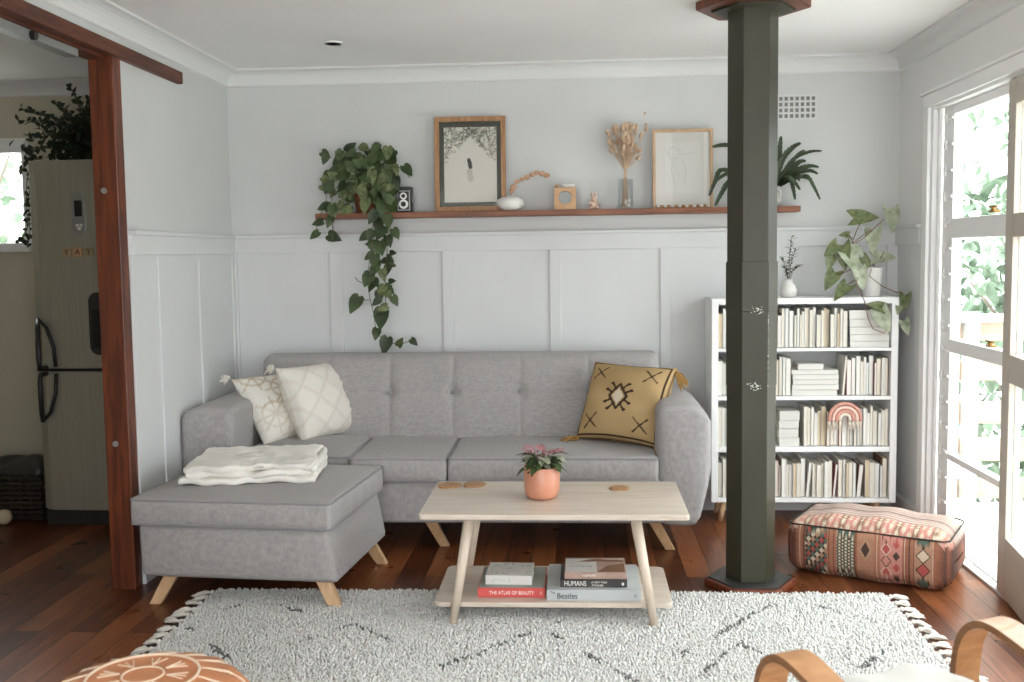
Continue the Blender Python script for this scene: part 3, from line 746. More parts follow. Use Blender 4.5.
b.build('rolled_fold', M['creamknit'], t, smooth=True)

# ------------------------------------------------------------------ coffee table
t = thing('coffee_table', 'pale timber two-tier coffee table with round splayed legs standing on the white rug', 'table', (-0.10, -1.58, 0))
def roundrect(x0, x1, y0, y1, r, n=5):
    P = []
    for (cx, cy, a0) in ((x1 - r, y0 + r, -PI / 2), (x1 - r, y1 - r, 0), (x0 + r, y1 - r, PI / 2), (x0 + r, y0 + r, PI)):
        for j in range(n + 1):
            a = a0 + PI / 2 * j / n; P.append((cx + r * math.cos(a), cy + r * math.sin(a)))
    return P
MB().prism(roundrect(-0.592, 0.392, -1.87, -1.31, 0.016), 'z', 0.419, 0.44).build('tabletop', M['paleox'], t, bevel=0.004)
MB().prism(roundrect(-0.552, 0.338, -1.80, -1.335, 0.03), 'z', 0.071, 0.09).build('shelf', M['paleox'], t, bevel=0.004)
for sx in (-1, 1):
    for sy in (-1, 1):
        MB().tube([(-0.105 + sx * 0.372, -1.58 + sy * 0.250, 0.012), (-0.105 + sx * 0.305, -1.58 + sy * 0.215, 0.42)], [0.0155, 0.021], 18).build('leg', M['palev'], t, smooth=True)
# things on the table
t = thing('potted_plant', 'small variegated plant with pink-flushed top leaves in a glossy terracotta pot on the coffee table', 'plant', (-0.148, -1.60, 0.44))
P0 = (-0.148, -1.60, 0.4405)
MB().lathe([(0.0, 0.0), (0.045, 0.0), (0.058, 0.006), (0.066, 0.02), (0.069, 0.045), (0.0705, 0.122), (0.068, 0.125), (0.0655, 0.122), (0.064, 0.1), (0, 0.1)], P0, 40).build('pot', M['terra'], t, smooth=True)
MB().lathe([(0.064, 0.106), (0.03, 0.112), (0, 0.113)], P0, 24).build('soil', M['soil'], t, smooth=True)
rr = random.Random(12); b = MB(); b2 = MB(); bs = MB(); b3 = MB()
for i in range(84):
    a = rr.uniform(0, 2 * PI); lev = rr.random(); r0 = 0.012 + 0.038 * rr.random()
    base = V((P0[0] + r0 * math.cos(a), P0[1] + r0 * math.sin(a), P0[2] + 0.125 + 0.06 * lev))
    d = V((math.cos(a), math.sin(a), 0.75 * lev - 0.05))
    if lev > 0.68: b2.leaf(base, d, rr.uniform(0.036, 0.052), rr.uniform(0.022, 0.030), 'oval', droop=0.3)
    elif i % 2 == 0: b3.leaf(base, d, rr.uniform(0.045, 0.07), rr.uniform(0.028, 0.036), 'oval', droop=0.45)
    else: b.leaf(base, d, rr.uniform(0.045, 0.07), rr.uniform(0.028, 0.038), 'oval', droop=0.5)
    if i % 4 == 0: bs.tube([(P0[0], P0[1], P0[2] + 0.105), tuple(base)], 0.0018, 5)
bs.build('stems', M['stemr'], t, smooth=True); b.build('foliage', M['leafm'], t); b3.build('pale_foliage', M['leafs'], t); b2.build('pink_foliage', M['pinkleaf'], t)
def coaster(p, r, lab, seedv, tilt=0):
    rr = random.Random(seedv); pts = []
    for j in range(28):
        a = 2 * PI * j / 28; q = r * (1 + 0.05 * math.sin(a * 3 + seedv) + 0.03 * math.sin(a * 5)); pts.append((p[0] + q * math.cos(a), p[1] + q * math.sin(a)))
    o = MB().prism(pts, 'z', p[2], p[2] + 0.007).build('wooden_coaster', M['oak'], origin=p, bevel=0.001)
    if tilt: o.rotation_euler = (0, tilt, 0)
    tag(o, lab, 'coaster'); return o
coaster((-0.535, -1.40, 0.4402), 0.048, 'round wooden coaster at the left end of the coffee table top', 1)
coaster((-0.433, -1.385, 0.4402), 0.046, 'round wooden coaster nearer the terracotta pot, second from the table left end', 2)
coaster((0.155, -1.45, 0.4402), 0.040, 'lone small wooden coaster to the right of the terracotta pot', 3)

def flatbook(name, lab, x0, x1, y0, y1, z0, th, cov, pg=None, cat='book', group=None, rot=0, spine_y=True):
    c = ((x0 + x1) / 2, (y0 + y1) / 2, z0); t = thing(name, lab, cat, c, rot, group)
    hx, hy = (x1 - x0) / 2, (y1 - y0) / 2; ct = 0.0022
    b = MB(); b.box(-hx, hx, -hy, hy, 0, ct); b.box(-hx, hx, -hy, hy, th - ct, th); b.box(-hx, hx, -hy, -hy + 0.003, ct, th - ct)
    b.build('cover', cov, t, local=True, bevel=0.001)
    MB().box(-hx + 0.003, hx - 0.003, -hy + 0.003, hy - 0.004, ct, th - ct).build('pages', pg or M['papers'], t, local=True)
    return t
rb = flatbook('hardcover_book', 'coral-red spined book lying under the small white book on the table shelf', -0.390, -0.136, -1.742, -1.47, 0.0903, 0.036, M['red'])
MB().box(-0.387, -0.139, -1.735, -1.473, 0.1263, 0.1273).build('jacket_front', M['greyg'], rb)
text('THE ATLAS OF BEAUTY', 0.019, T(-0.262, -1.7425, 0.108) @ FRONT, M['offw'], rb, sx=0.85)
text('//', 0.016, T(-0.150, -1.7425, 0.108) @ FRONT, M['offw'], rb, 'publisher_mark')
wb = flatbook('paperback_book', 'small thick white book resting on the coral-red book', -0.362, -0.185, -1.705, -1.535, 0.1275, 0.036, M['covw'], rot=-0.02)
b = MB(); rr = random.Random(2)
for i in range(70):
    x, y = rr.uniform(-0.35, -0.197), rr.uniform(-1.69, -1.55); b.box(x, x + rr.uniform(0.003, 0.012), y, y + 0.003, 0.1635, 0.1639)
for i in range(30):
    x, z = rr.uniform(-0.35, -0.197), rr.uniform(0.135, 0.157); b.box(x, x + rr.uniform(0.002, 0.007), -1.7056, -1.705, z, z + 0.002)
b.build('cover_sketch_marks', M['covg'], wb)['kind'] = 'stuff'
bb = flatbook('coffee_table_book', 'large pale grey book at the bottom of the right-hand pile on the table shelf', -0.128, 0.222, -1.775, -1.45, 0.0903, 0.042, M['pgrey'])
text('The', 0.013, T(-0.106, -1.7755, 0.121) @ FRONT, M['ink'], bb, sx=0.9); text('Beatles', 0.030, T(-0.052, -1.7755, 0.108) @ FRONT, M['ink'], bb, sx=0.9)
MB().box(0.196, 0.206, -1.7758, -1.775, 0.104, 0.117).build('publisher_mark', M['covg'], bb)
hb = flatbook('hardcover_book', 'charcoal-spined book with white capital lettering, middle of the right-hand pile', -0.078, 0.172, -1.745, -1.54, 0.1325, 0.028, M['humans'])
text('HUMANS', 0.027, T(-0.022, -1.7455, 0.1465) @ FRONT, M['offw'], hb, sx=0.75, ext=0.001)
text('of NEW YORK', 0.0105, T(0.068, -1.7455, 0.1515) @ FRONT, M['offw'], hb, sx=0.9); text('STORIES', 0.010, T(0.062, -1.7455, 0.1395) @ FRONT, M['offw'], hb, sx=1.2)
MB().box(0.152, 0.160, -1.7458, -1.745, 0.141, 0.151).build('publisher_mark', M['offw'], hb)
pb = flatbook('photo_book', 'book with a brown landscape cover on top of the right-hand pile', -0.062, 0.170, -1.735, -1.545, 0.1607, 0.026, mat('brown_pink_cover', (158, 128, 112), 0.4, c2=(188, 162, 148), vscale=9))
text('HUMANS', 0.012, T(0.03, -1.7355, 0.174) @ FRONT, M['offw'], pb)
b = MB(); z = 0.1868; b.box(-0.058, 0.06, -1.73, -1.56, z, z + 0.0004); b.build('cover_sky', M['covw'], pb)
b = MB(); b.prism([(-0.01, -1.60), (0.03, -1.57), (0.06, -1.56), (0.10, -1.575), (0.165, -1.58), (0.165, -1.60), (0.08, -1.595)], 'z', z + 0.0004, z + 0.0009)
b.prism([(0.06, -1.73), (0.10, -1.65), (0.165, -1.62), (0.165, -1.73)], 'z', z + 0.0002, z + 0.0007); b.build('cover_mountains', M['covb'], pb)
text('HUMANS', 0.02, T(0.0, -1.66, z + 0.0006), M['covg'], pb)

# ------------------------------------------------------------------ shaggy rug
RX0, RX1, RY0, RY1 = -1.50, 1.205, -3.45, -1.445
t = thing('shag_rug', 'large cream shaggy wool rug with dark diamond lines and tasselled ends under the coffee table', 'rug', (-0.15, -2.4, 0))
BX(RX0, RX1, RY0, RY1, 0.001, 0.010).build('backing', M['backing'], t)
S = 0.0090
gx = np.arange(RX0 + 0.004, RX1 - 0.002, S); gy = np.arange(-2.72, RY1 - 0.002, S)
X, Y = np.meshgrid(gx, gy); X = X.ravel(); Y = Y.ravel()
gx2 = np.arange(RX0 + 0.004, RX1, 0.02); gy2 = np.arange(RY0, -2.72, 0.02); X2, Y2 = np.meshgrid(gx2, gy2)
big = np.concatenate([np.zeros(len(X)), np.ones(X2.size)]); X = np.concatenate([X, X2.ravel()]); Y = np.concatenate([Y, Y2.ravel()])
n = len(X); X = X + rng.uniform(-.005, .005, n); Y = Y + rng.uniform(-.005, .005, n)
ang = rng.uniform(0, 2 * PI, n); lean = rng.uniform(0.002, 0.009, n); hgt = rng.uniform(0.009, 0.018, n); rad = rng.uniform(0.0034, 0.0050, n) * (1 + 0.8 * big)
# diamond lattice distance
SEGS = [((0.258, -2.212), (0.798, -1.502)), ((0.798, -1.502), (1.092, -1.776)), ((1.074, -1.985), (0.913, -2.21)), ((-0.106, -1.929), (0.166, -2.329)), ((-0.55, -2.326), (-0.072, -1.795)), ((-1.473, -1.775), (-1.274, -1.573)), ((-1.452, -1.903), (-1.206, -2.185)), ((-1.13, -2.183), (-0.838, -1.835)), ((-0.838, -1.835), (-0.669, -2.022)), ((0.537, -1.98), (0.606, -2.08)), ((0.381, -2.283), (0.555, -1.97)), ((-1.274, -1.573), (-1.08, -1.721)), ((-0.353, -2.134), (-0.265, -2.302))]
dmin = np.full(n, 9.0)
for (sa, sb) in SEGS:
    dx_, dy_ = sb[0] - sa[0], sb[1] - sa[1]; tt = np.clip(((X - sa[0]) * dx_ + (Y - sa[1]) * dy_) / (dx_ * dx_ + dy_ * dy_), 0, 1)
    dmin = np.minimum(dmin, np.hypot(X - sa[0] - tt * dx_, Y - sa[1] - tt * dy_))
wob = 0.004 * np.sin(X * 31) + 0.004 * np.sin(Y * 27)
dash = (np.sin(X * 24 + Y * 9) + np.sin(X * 13.7 - Y * 21) + 0.5 * np.sin(X * 55) > -0.25)
dk = ((dmin + wob < 0.010) & dash & (rng.rand(n) < 0.78))
hgt = np.where(dk, hgt * 0.85, hgt)
k3 = 4
ar = np.arange(k3) * 2 * PI / k3
verts = []
for lvl, (hf, lf, rf) in enumerate(((0, 0, 1.0), (0.7, 0.5, 1.1), (1.0, 1.0, 0.6))):
    cx = X + np.cos(ang) * lean * lf; cy = Y + np.sin(ang) * lean * lf; cz = 0.009 + hgt * hf
    for a in ar: verts.append(np.stack([cx + np.cos(a) * rad * rf, cy + np.sin(a) * rad * rf, cz], 1))
Vv = np.stack(verts, 1).reshape(-1, 3)             # n, 12, 3
fl = []
for lv in range(2):
    for j in range(k3): q = (j + 1) % k3; fl.append((lv * k3 + j, lv * k3 + q, (lv + 1) * k3 + q, (lv + 1) * k3 + j))
fl.append((8, 9, 10, 11)); fl = np.array(fl)
F = (fl[None] + (np.arange(n) * 12)[:, None, None]).reshape(-1, 4)
me = bpy.data.meshes.new('pile'); me.vertices.add(len(Vv)); me.vertices.foreach_set('co', (Vv - np.array([-0.15, -2.4, 0])).ravel())
me.loops.add(F.size); me.loops.foreach_set('vertex_index', F.ravel()); me.polygons.add(len(F)); me.polygons.foreach_set('loop_start', np.arange(len(F)) * 4)
me.update(calc_edges=True); me.polygons.foreach_set('use_smooth', [True] * len(F))
base = np.array(lin((219, 218, 213))[:3])[None] * rng.uniform(0.86, 1.05, (n, 1)); dark_ = np.array(lin((122, 122, 122))[:3])[None]
colr = np.where(dk[:, None], dark_, base); colr = np.concatenate([colr, np.ones((n, 1))], 1); colr = np.repeat(colr, 12, axis=0)
at_ = me.color_attributes.new('Col', 'FLOAT_COLOR', 'POINT'); at_.data.foreach_set('color', colr.astype(np.float32).ravel())
me.materials.append(M['vrug']); po = bpy.data.objects.new('pile', me); COL.objects.link(po); po.parent = t; po['kind'] = 'stuff'
rr = random.Random(8)
for sg, xe in ((-1, RX0), (1, RX1)):
    y = RY1 - 0.03
    while y > -2.75:
        b = MB(); bend = rr.uniform(-0.018, 0.018); L0 = rr.uniform(0.06, 0.085)
        for i in range(16):
            fan = rr.uniform(-1, 1); L = L0 * rr.uniform(0.8, 1.1); zz = rr.uniform(0.004, 0.016)
            b.tube([(xe - sg * 0.004, y + fan * 0.006, 0.013), (xe + sg * 0.016, y + fan * 0.004, 0.014), (xe + sg * L * 0.55, y + bend * 0.4 + fan * 0.013, 0.005 + zz), (xe + sg * L * 0.85, y + bend + fan * 0.018 + rr.uniform(-.004, .004), 0.004 + zz * 0.7), (xe + sg * L, y + bend + fan * 0.021 + rr.uniform(-.008, .008), 0.004 + zz * 0.4)], [0.003, 0.0028, 0.0042, 0.0042, 0.002], 5)
        b.ball((xe + sg * 0.012, y, 0.014), 0.0100, 8, 5)
        b.build('tassel', M['creamshag'], t, smooth=True); y -= rr.uniform(0.062, 0.076)

# ------------------------------------------------------------------ kilim pouf
d = V((0.574, -0.306, 0)).normalized(); th_ = math.atan2(d.y, d.x)
t = thing('kilim_pouf', 'low rectangular kilim floor pouf in faded red-brown stripes and diamonds beside the bookcase', 'pouf', (1.272, -1.07, 0), th_)
Wp, Dp, Hp = 0.66, 0.42, 0.235
RB, RB2, CRM, GRN, RED, PNK, DKB, TAN = [lin(c_) for c_ in ((140, 92, 72), (160, 110, 88), (198, 182, 160), (88, 104, 90), (166, 84, 78), (184, 128, 116), (76, 60, 54), (166, 130, 106))]
b = MB().softbox((0, 0, Hp / 2 + 0.004), (Wp, Dp, Hp), 0.055, (230, 90, 90), bulge=(0.012, 0.018, 0.02), deform=lambda p, u: V((p.x + 0.03 * (-u[2]) * 0.0, p.y + 0.02 * (-u[2]) * (1 if u[1] > 0 else 0.3), p.z + 0.004 * math.sin(p.x * 31) * u[2] - (0.012 * u[0] * u[0] if u[2] > 0 else 0))))
cols = []; rr = random.Random(2)
def dia(x, z, cx, cz, hx, hz): return abs(x - cx) / hx + abs(z - cz) / hz
for (x, y, z) in b.v:
    s = (x + Wp / 2) / Wp; h = z / Hp; c_ = RB
    nz_ = 0.85 + 0.3 * rr.random()
    if h < 0.80 or abs(y) > Dp / 2 - 0.006:
        if y < -Dp / 2 + 0.05 or True:
            st = math.sin(s * 160)
            c_ = lerp(RB, RB2, 0.5 + 0.5 * math.sin(s * 23 + 1))
            if abs((s * 37) % 1 - 0.5) < 0.08: c_ = DKB if int(s * 37) % 3 else CRM
            if 0.13 < s < 0.27:
                q = (int(s * 36) + int(h * 11)) ; u1, v1 = (s * 36) % 1 - 0.5, (h * 11) % 1 - 0.5
                c_ = [GRN, CRM, RED, TAN, GRN][(int(s * 36) * 2 + int(h * 11) * 3) % 5] if abs(u1) + abs(v1) < 0.62 else DKB
            elif 0.33 < s < 0.44:
                u1, v1 = (s * 50) % 1 - 0.5, (h * 17 + 0.5 * (int(s * 50) % 2)) % 1 - 0.5
                c_ = CRM if math.hypot(u1, v1) < 0.33 else (GRN if (int(s * 50)) % 2 else DKB)
            elif 0.46 < s < 0.56:
                c_ = TAN if dia(s, h, 0.51, 0.62, 0.03, 0.16) > 0.9 else DKB
                if dia(s, h, 0.51, 0.62, 0.045, 0.22) > 1 : c_ = lerp(RB2, TAN, 0.5)
            elif 0.60 < s < 0.73:
                c_ = PNK
                for m_ in range(5):
                    q1 = dia(s, h, 0.635, 0.05 + 0.21 * m_, 0.032, 0.125)
                    if q1 < 1: c_ = RED if m_ % 2 else PNK
                    if 0.8 < q1 < 1.0: c_ = CRM if m_ % 2 else DKB
                    q2 = dia(s, h, 0.695, 0.15 + 0.21 * m_, 0.03, 0.12)
                    if q2 < 1: c_ = DKB if m_ % 2 == 0 else RED
                    if 0.72 < q2 < 1.0: c_ = PNK
            elif 0.80 < s < 0.90:
                c_ = TAN
                q = dia(s, (h * 4) % 1, 0.85, 0.5, 0.042, 0.52)
                if q < 1: c_ = [GRN, RED, CRM, GRN][int(h * 4) % 4]
                if 0.86 < q < 1.06: c_ = DKB
            elif s > 0.93 or s < 0.08: c_ = lerp(RB, DKB, 0.5 + 0.4 * math.sin(s * 170))
    else:
        # top: paler stripes running along the length, braided band at the front edge
        v = (y + Dp / 2) / Dp
        c_ = lerp(lin((192, 170, 158)), lin((164, 142, 130)), 0.5 + 0.5 * math.sin(v * 95 + 0.6 * math.sin(s * 9)))
        if abs((v * 13) % 1 - 0.5) < 0.09: c_ = lerp(DKB, c_, 0.45)
        if v < 0.25:
            u1, v1 = (s * 27) % 1 - 0.5, (v * 16 + 0.5 * (int(s * 27) % 2)) % 1 - 0.5
            c_ = CRM if abs(u1) + abs(v1) < 0.42 else (PNK if (int(s * 27) % 3) else lerp(DKB, TAN, 0.6))
    cols.append(tuple(min(1, q * nz_) for q in c_[:3]) + (1,))
b.build('cover', M['vcl'], t, local=True, smooth=True, colors=cols)
b = MB()
for zz in (Hp - 0.012,):
    path = roundrect(-Wp / 2 + 0.005, Wp / 2 - 0.005, -Dp / 2 - 0.002, Dp / 2, 0.05); path = [(x, y, zz - 0.012 * (2 * x / Wp) ** 2) for x, y in path]; b.tube(path + [path[0]], 0.0035, 6, cap=False)
b.build('braided_seam', M['wicker'], t, local=True, smooth=True)

# ------------------------------------------------------------------ round leather pouf (foreground left)
pc = (-1.09, -3.13, 0)
t = thing('leather_pouf', 'round tan leather pouf with pale stitched petals at the bottom left of the photo', 'pouf', pc)
R0, HP = 0.27, 0.36
b = MB(); nseg = 96; prof = [(0.0, 0.0), (0.16, 0.0), (0.245, 0.03), (0.285, 0.12), (0.29, 0.19), (0.272, 0.27), (0.225, 0.325), (0.15, 0.348), (0.08, 0.352), (0.0, 0.352)]
vs = []; fs = []
for i, (r, z) in enumerate(prof):
    for j in range(nseg):
        a = 2 * PI * j / nseg; g = abs(math.sin(a * 8)) ** 0.5
        q = 1 - 0.05 * (1 - g) if 1 < i < 7 else 1
        vs.append((pc[0] + r * q * math.cos(a), pc[1] + r * q * math.sin(a), z - 0.008 * (1 - g) * (1 if 4 < i < 7 else 0)))
for i in range(len(prof) - 1):
    for j in range(nseg): q = (j + 1) % nseg; fs.append((i * nseg + j, i * nseg + q, (i + 1) * nseg + q, (i + 1) * nseg + j))
b.add(vs, fs); b.build('leather_body', M['leather'], t, smooth=True)
ring = lambda r, z, n_=64: [(pc[0] + r * math.cos(2 * PI * j / n_), pc[1] + r * math.sin(2 * PI * j / n_), z) for j in range(n_ + 1)]
MB().tube(ring(0.135, 0.3515), 0.004, 6, cap=False).build('stitched_ring', M['stitch'], t, smooth=True)
MB().tube(ring(0.05, 0.3525), 0.003, 6, cap=False).build('stitched_ring', M['stitch'], t, smooth=True)
for j in range(16):
    a = 2 * PI * (j + 0.0) / 16
    path = [(pc[0] + r * math.cos(a), pc[1] + r * math.sin(a), z) for r, z in ((0.137, 0.351), (0.17, 0.342), (0.205, 0.330), (0.240, 0.303), (0.2595, 0.268), (0.271, 0.22), (0.277, 0.16))]
    MB().tube(path, [0.003, 0.0032, 0.0038, 0.0038, 0.0035, 0.0035, 0.0035], 6).build('petal_seam', M['stitch'], t, smooth=True)
b = MB(); rr = random.Random(5)
for j in range(8):
    a = 2 * PI * j / 8
    for da in (-0.18, 0, 0.18): b.tube([(pc[0] + 0.06 * math.cos(a), pc[1] + 0.06 * math.sin(a), 0.3535), (pc[0] + 0.11 * math.cos(a + da), pc[1] + 0.11 * math.sin(a + da), 0.3515)], 0.002, 5)
b.build('star_embroidery', M['stitch'], t)

# ------------------------------------------------------------------ bentwood armchair (foreground right)
Lv, Bv = V((0.905, 0.425, 0)), V((0.425, -0.905, 0))
t = thing('bentwood_armchair', 'bentwood armchair with arched arms and white seat pad at the bottom right corner', 'armchair', (0.75, -3.5, 0))
def strip(path, wdir, w, th):
    """bent-ply strip: faces (mat 0) and edges (mat 1)"""
    b = MB(); path = [V(p) for p in path]; k_ = len(path); vs = []
    for i in range(k_):
        tg = (path[min(i + 1, k_ - 1)] - path[max(i - 1, 0)]).normalized(); nr = tg.cross(wdir).normalized()
        for s1, s2 in ((0, -1), (1, -1), (1, 1), (0, 1)): vs.append(path[i] + wdir * w * s1 + nr * th / 2 * s2)
    o = len(b.v); b.v.extend([tuple(v_) for v_ in vs])
    for i in range(k_ - 1):
        for j in range(4):
            q = (j + 1) % 4; b.f.append((i * 4 + j, i * 4 + q, i * 4 + 4 + q, i * 4 + 4 + j)); b.m.append(1 if j in (1, 3) else 0)
    b.f.append((3, 2, 1, 0)); b.m.append(1); e = (k_ - 1) * 4; b.f.append((e, e + 1, e + 2, e + 3)); b.m.append(1)
    return b
def arm(P, ztop):
    # P = point below the arch peak on the near edge; profile coordinates (s along Bv, z)
    pr = [(0.30, 0.02), (0.12, 0.02), (0.0, 0.035), (-0.055, 0.09), (-0.072, 0.2), (-0.078, 0.32), (-0.07, ztop - 0.09), (-0.048, ztop - 0.035), (-0.012, ztop - 0.006), (0.03, ztop), (0.09, ztop - 0.012), (0.2, ztop - 0.045), (0.38, ztop - 0.1), (0.6, ztop - 0.16)]
    # smooth with Catmull-Rom
    out = []
    for i in range(len(pr) - 1):
        p0, p1, p2, p3 = pr[max(i - 1, 0)], pr[i], pr[i + 1], pr[min(i + 2, len(pr) - 1)]
        for j in range(5):
            u = j / 5; out.append(tuple(0.5 * (2 * p1[q] + (p2[q] - p0[q]) * u + (2 * p0[q] - 5 * p1[q] + 4 * p2[q] - p3[q]) * u * u + (3 * p1[q] - p0[q] - 3 * p2[q] + p3[q]) * u ** 3) for q in (0, 1)))
    out.append(pr[-1]); path = [V(P) + Bv * s_ + V((0, 0, z_)) for s_, z_ in out]
    return strip(path, Lv, 0.078, 0.017)
for P in ((0.415, -3.37, 0), (0.925, -3.15, 0)):
    arm(P, 0.508).build('arm_frame', [M['bent'], M['bentedge_shaded']], t, smooth=False)
# seat pad and back between the arms
Ms = Matrix((( Lv.x, Bv.x, 0, 0.70), (Lv.y, Bv.y, 0, -3.36), (0, 0, 1, 0), (0, 0, 0, 1)))
rr = random.Random(6)
def fl_(p, u):
    p.z += -0.10 * (p.y) + 0.008 * math.sin(p.x * 40) * math.sin(p.y * 33); return p
Msx = Matrix((( Lv.x, Bv.x, 0, 0.745), (Lv.y, Bv.y, 0, -3.50), (0, 0, 1, 0.345), (0, 0, 0, 1)))
MB().softbox((0, 0, 0.012), (0.46, 0.58, 0.09), 0.04, (20, 26, 3), bulge=(0, 0, 0.02), deform=fl_, M4=Msx).build('seat_pad', M['sheep'], t, smooth=True)
Mb = Msx @ T(0, 0.33, 0.20) @ Matrix.Rotation(-0.45, 4, 'X')
MB().softbox((0, 0, 0.07), (0.40, 0.09, 0.5), 0.04, (16, 3, 20), bulge=(0, 0.02, 0), M4=Mb).build('back_pad', M['sheep'], t, smooth=True)
b = MB()
for sy in (-0.22, 0.2):
    b.tube([Msx @ V((-0.235, sy, -0.07 - 0.10 * sy)), Msx @ V((0.235, sy, -0.07 - 0.10 * sy))], 0.012, 8)
b.build('cross_rail', M['bent'], t, smooth=True)

# ------------------------------------------------------------------ wall shelf and what stands on it
SZ = 1.606
o = MB().box(-1.375, 1.132, -0.14, -0.0005, 1.576, 1.605).build('wall_shelf', M['shelfwood'], origin=(-0.12, 0, 1.576), bevel=0.003)
tag(o, 'long narrow red-brown timber shelf on the white back wall', 'shelf')

def leafset(b, items, kind, base, wfac=0.78, rr=random.Random(1), fold=0.18, droop=0.3):
    for (p, L, an) in items:
        a = math.radians(an); d = V((math.cos(a), -0.25 - 0.35 * rr.random(), math.sin(a)))
        dn = d.normalized(); p = V(p) - dn * L * 0.5
        b.leaf(p, d, L, L * wfac, kind, up=(rr.uniform(-.3, .3), -1, 0.35), fold=fold * rr.uniform(0.3, 1.5), droop=droop * rr.uniform(0.2, 1.2))

# trailing heart-leaf plant
t = thing('trailing_plant', 'heart-leaved trailing plant with long hanging vines at the left end of the wall shelf', 'plant', (-1.13, -0.08, 1.605))
MB().lathe([(0, 0), (0.046, 0), (0.062, 0.095), (0.066, 0.095), (0.066, 0.115), (0.06, 0.115), (0.056, 0.09), (0, 0.09)], (-1.12, -0.075, 1.6055), 28).build('pot', M['shelfwood'], t, smooth=True)
vines = [[(-1.095, -0.120, 1.714), (-1.045, -0.170, 1.643), (-1.059, -0.190, 1.540), (-1.073, -0.190, 1.411), (-1.100, -0.180, 1.256), (-1.087, -0.180, 1.162), (-1.068, -0.180, 1.073), (-1.059, -0.180, 0.978), (-1.018, -0.180, 0.941), (-0.976, -0.180, 0.925), (-0.924, -0.180, 0.920), (-0.870, -0.180, 0.940)],
         [(-1.074, -0.120, 1.724), (-0.991, -0.180, 1.652), (-0.981, -0.190, 1.539), (-0.990, -0.190, 1.384), (-1.004, -0.190, 1.229), (-1.001, -0.190, 1.125), (-1.021, -0.180, 1.057)],
         [(-1.137, -0.120, 1.725), (-1.209, -0.150, 1.776), (-1.266, -0.160, 1.725), (-1.287, -0.170, 1.632), (-1.274, -0.170, 1.518)],
         [(-1.141, -0.100, 1.737), (-1.240, -0.120, 1.830), (-1.290, -0.140, 1.778), (-1.312, -0.150, 1.674), (-1.355, -0.160, 1.561), (-1.373, -0.160, 1.493)],
         [(-1.088, -0.100, 1.736), (-1.025, -0.140, 1.825), (-0.960, -0.150, 1.843), (-0.908, -0.150, 1.832), (-0.867, -0.150, 1.780)],
         [(-1.120, -0.100, 1.726), (-1.149, -0.100, 1.856), (-1.178, -0.100, 1.935)], [(-1.110, -0.100, 1.726), (-1.043, -0.100, 1.839), (-0.978, -0.100, 1.900)],
         [(-1.106, -0.180, 1.235), (-1.148, -0.180, 1.251), (-1.163, -0.180, 1.272)], [(-1.087, -0.180, 1.151), (-1.129, -0.180, 1.152), (-1.161, -0.180, 1.147)]]
b = MB()
for vn in vines: b.tube(vn, 0.0022, 6)
b.build('vines', M['stem'], t, smooth=True)
out1 = [((-1.183, -0.100, 1.950), .066, 40), ((-1.303, -0.150, 1.793), .06, 250), ((-1.310, -0.150, 1.726), .042, 250), ((-1.326, -0.160, 1.638), .06, 200), ((-1.360, -0.160, 1.556), .056, 190), ((-1.376, -0.170, 1.493), .055, 215), ((-1.270, -0.170, 1.481), .075, -20), ((-1.294, -0.170, 1.559), .055, 250), ((-0.877, -0.150, 1.816), .07, -50), ((-0.969, -0.120, 1.898), .078, 25), ((-0.941, -0.150, 1.756), .07, -70), ((-1.260, -0.120, 1.872), .055, 100), ((-1.222, -0.130, 1.840), .06, 60),
        ((-1.110, -0.180, 1.479), .062, 215), ((-1.022, -0.200, 1.498), .078, 240), ((-0.942, -0.180, 1.492), .06, -60), ((-1.074, -0.180, 1.442), .06, 180), ((-1.019, -0.200, 1.421), .075, 280), ((-0.960, -0.180, 1.394), .04, 0), ((-1.057, -0.200, 1.354), .07, 260), ((-1.008, -0.180, 1.353), .045, 200), ((-0.967, -0.180, 1.332), .045, -10),
        ((-1.063, -0.200, 1.302), .06, 240), ((-1.096, -0.200, 1.256), .078, 250), ((-0.969, -0.180, 1.249), .04, 10), ((-0.955, -0.180, 1.145), .055, -60), ((-1.052, -0.200, 1.141), .05, 220), ((-1.172, -0.180, 1.131), .09, 240), ((-1.028, -0.200, 1.047), .095, 260), ((-1.058, -0.190, 0.974), .06, 260), ((-1.012, -0.190, 0.911), .085, 255), ((-0.934, -0.180, 0.930), .05, 60), ((-0.860, -0.180, 0.929), .045, -40)]
outv = [((-1.011, -0.200, 1.281), .065, 280), ((-1.029, -0.200, 1.198), .07, 230), ((-0.988, -0.200, 1.182), .065, -50), ((-1.021, -0.200, 1.110), .06, 200), ((-1.097, -0.200, 1.633), .08, 260), ((-0.989, -0.200, 1.794), .08, 240), ((-1.056, -0.200, 1.821), .07, 140), ((-0.943, -0.160, 1.822), .07, 300)]
out1 += [(p, L_ * 1.0, an) for p, L_, an in [((-1.057, -0.190, 1.421), .06, 300), ((-0.994, -0.190, 1.446), .055, 230), ((-1.086, -0.180, 1.380), .055, 210), ((-0.976, -0.180, 1.363), .045, 330), ((-1.042, -0.200, 1.328), .06, 280), ((-0.992, -0.190, 1.307), .055, 250), ((-1.078, -0.190, 1.219), .05, 230), ((-1.051, -0.190, 1.240), .05, 300), ((-0.999, -0.190, 1.213), .05, 220), ((-1.035, -0.200, 1.167), .06, 270), ((-0.975, -0.180, 1.197), .045, 320), ((-1.050, -0.190, 1.084), .055, 230), ((-1.002, -0.190, 1.088), .05, 300), ((-0.978, -0.190, 1.456), .06, 290), ((-1.076, -0.190, 1.483), .06, 250), ((-1.031, -0.200, 1.539), .07, 260), ((-0.979, -0.200, 1.554), .07, 280), ((-1.062, -0.200, 1.576), .07, 240)]]
out1 = [(p, L_ * 1.1, an) for p, L_, an in out1]
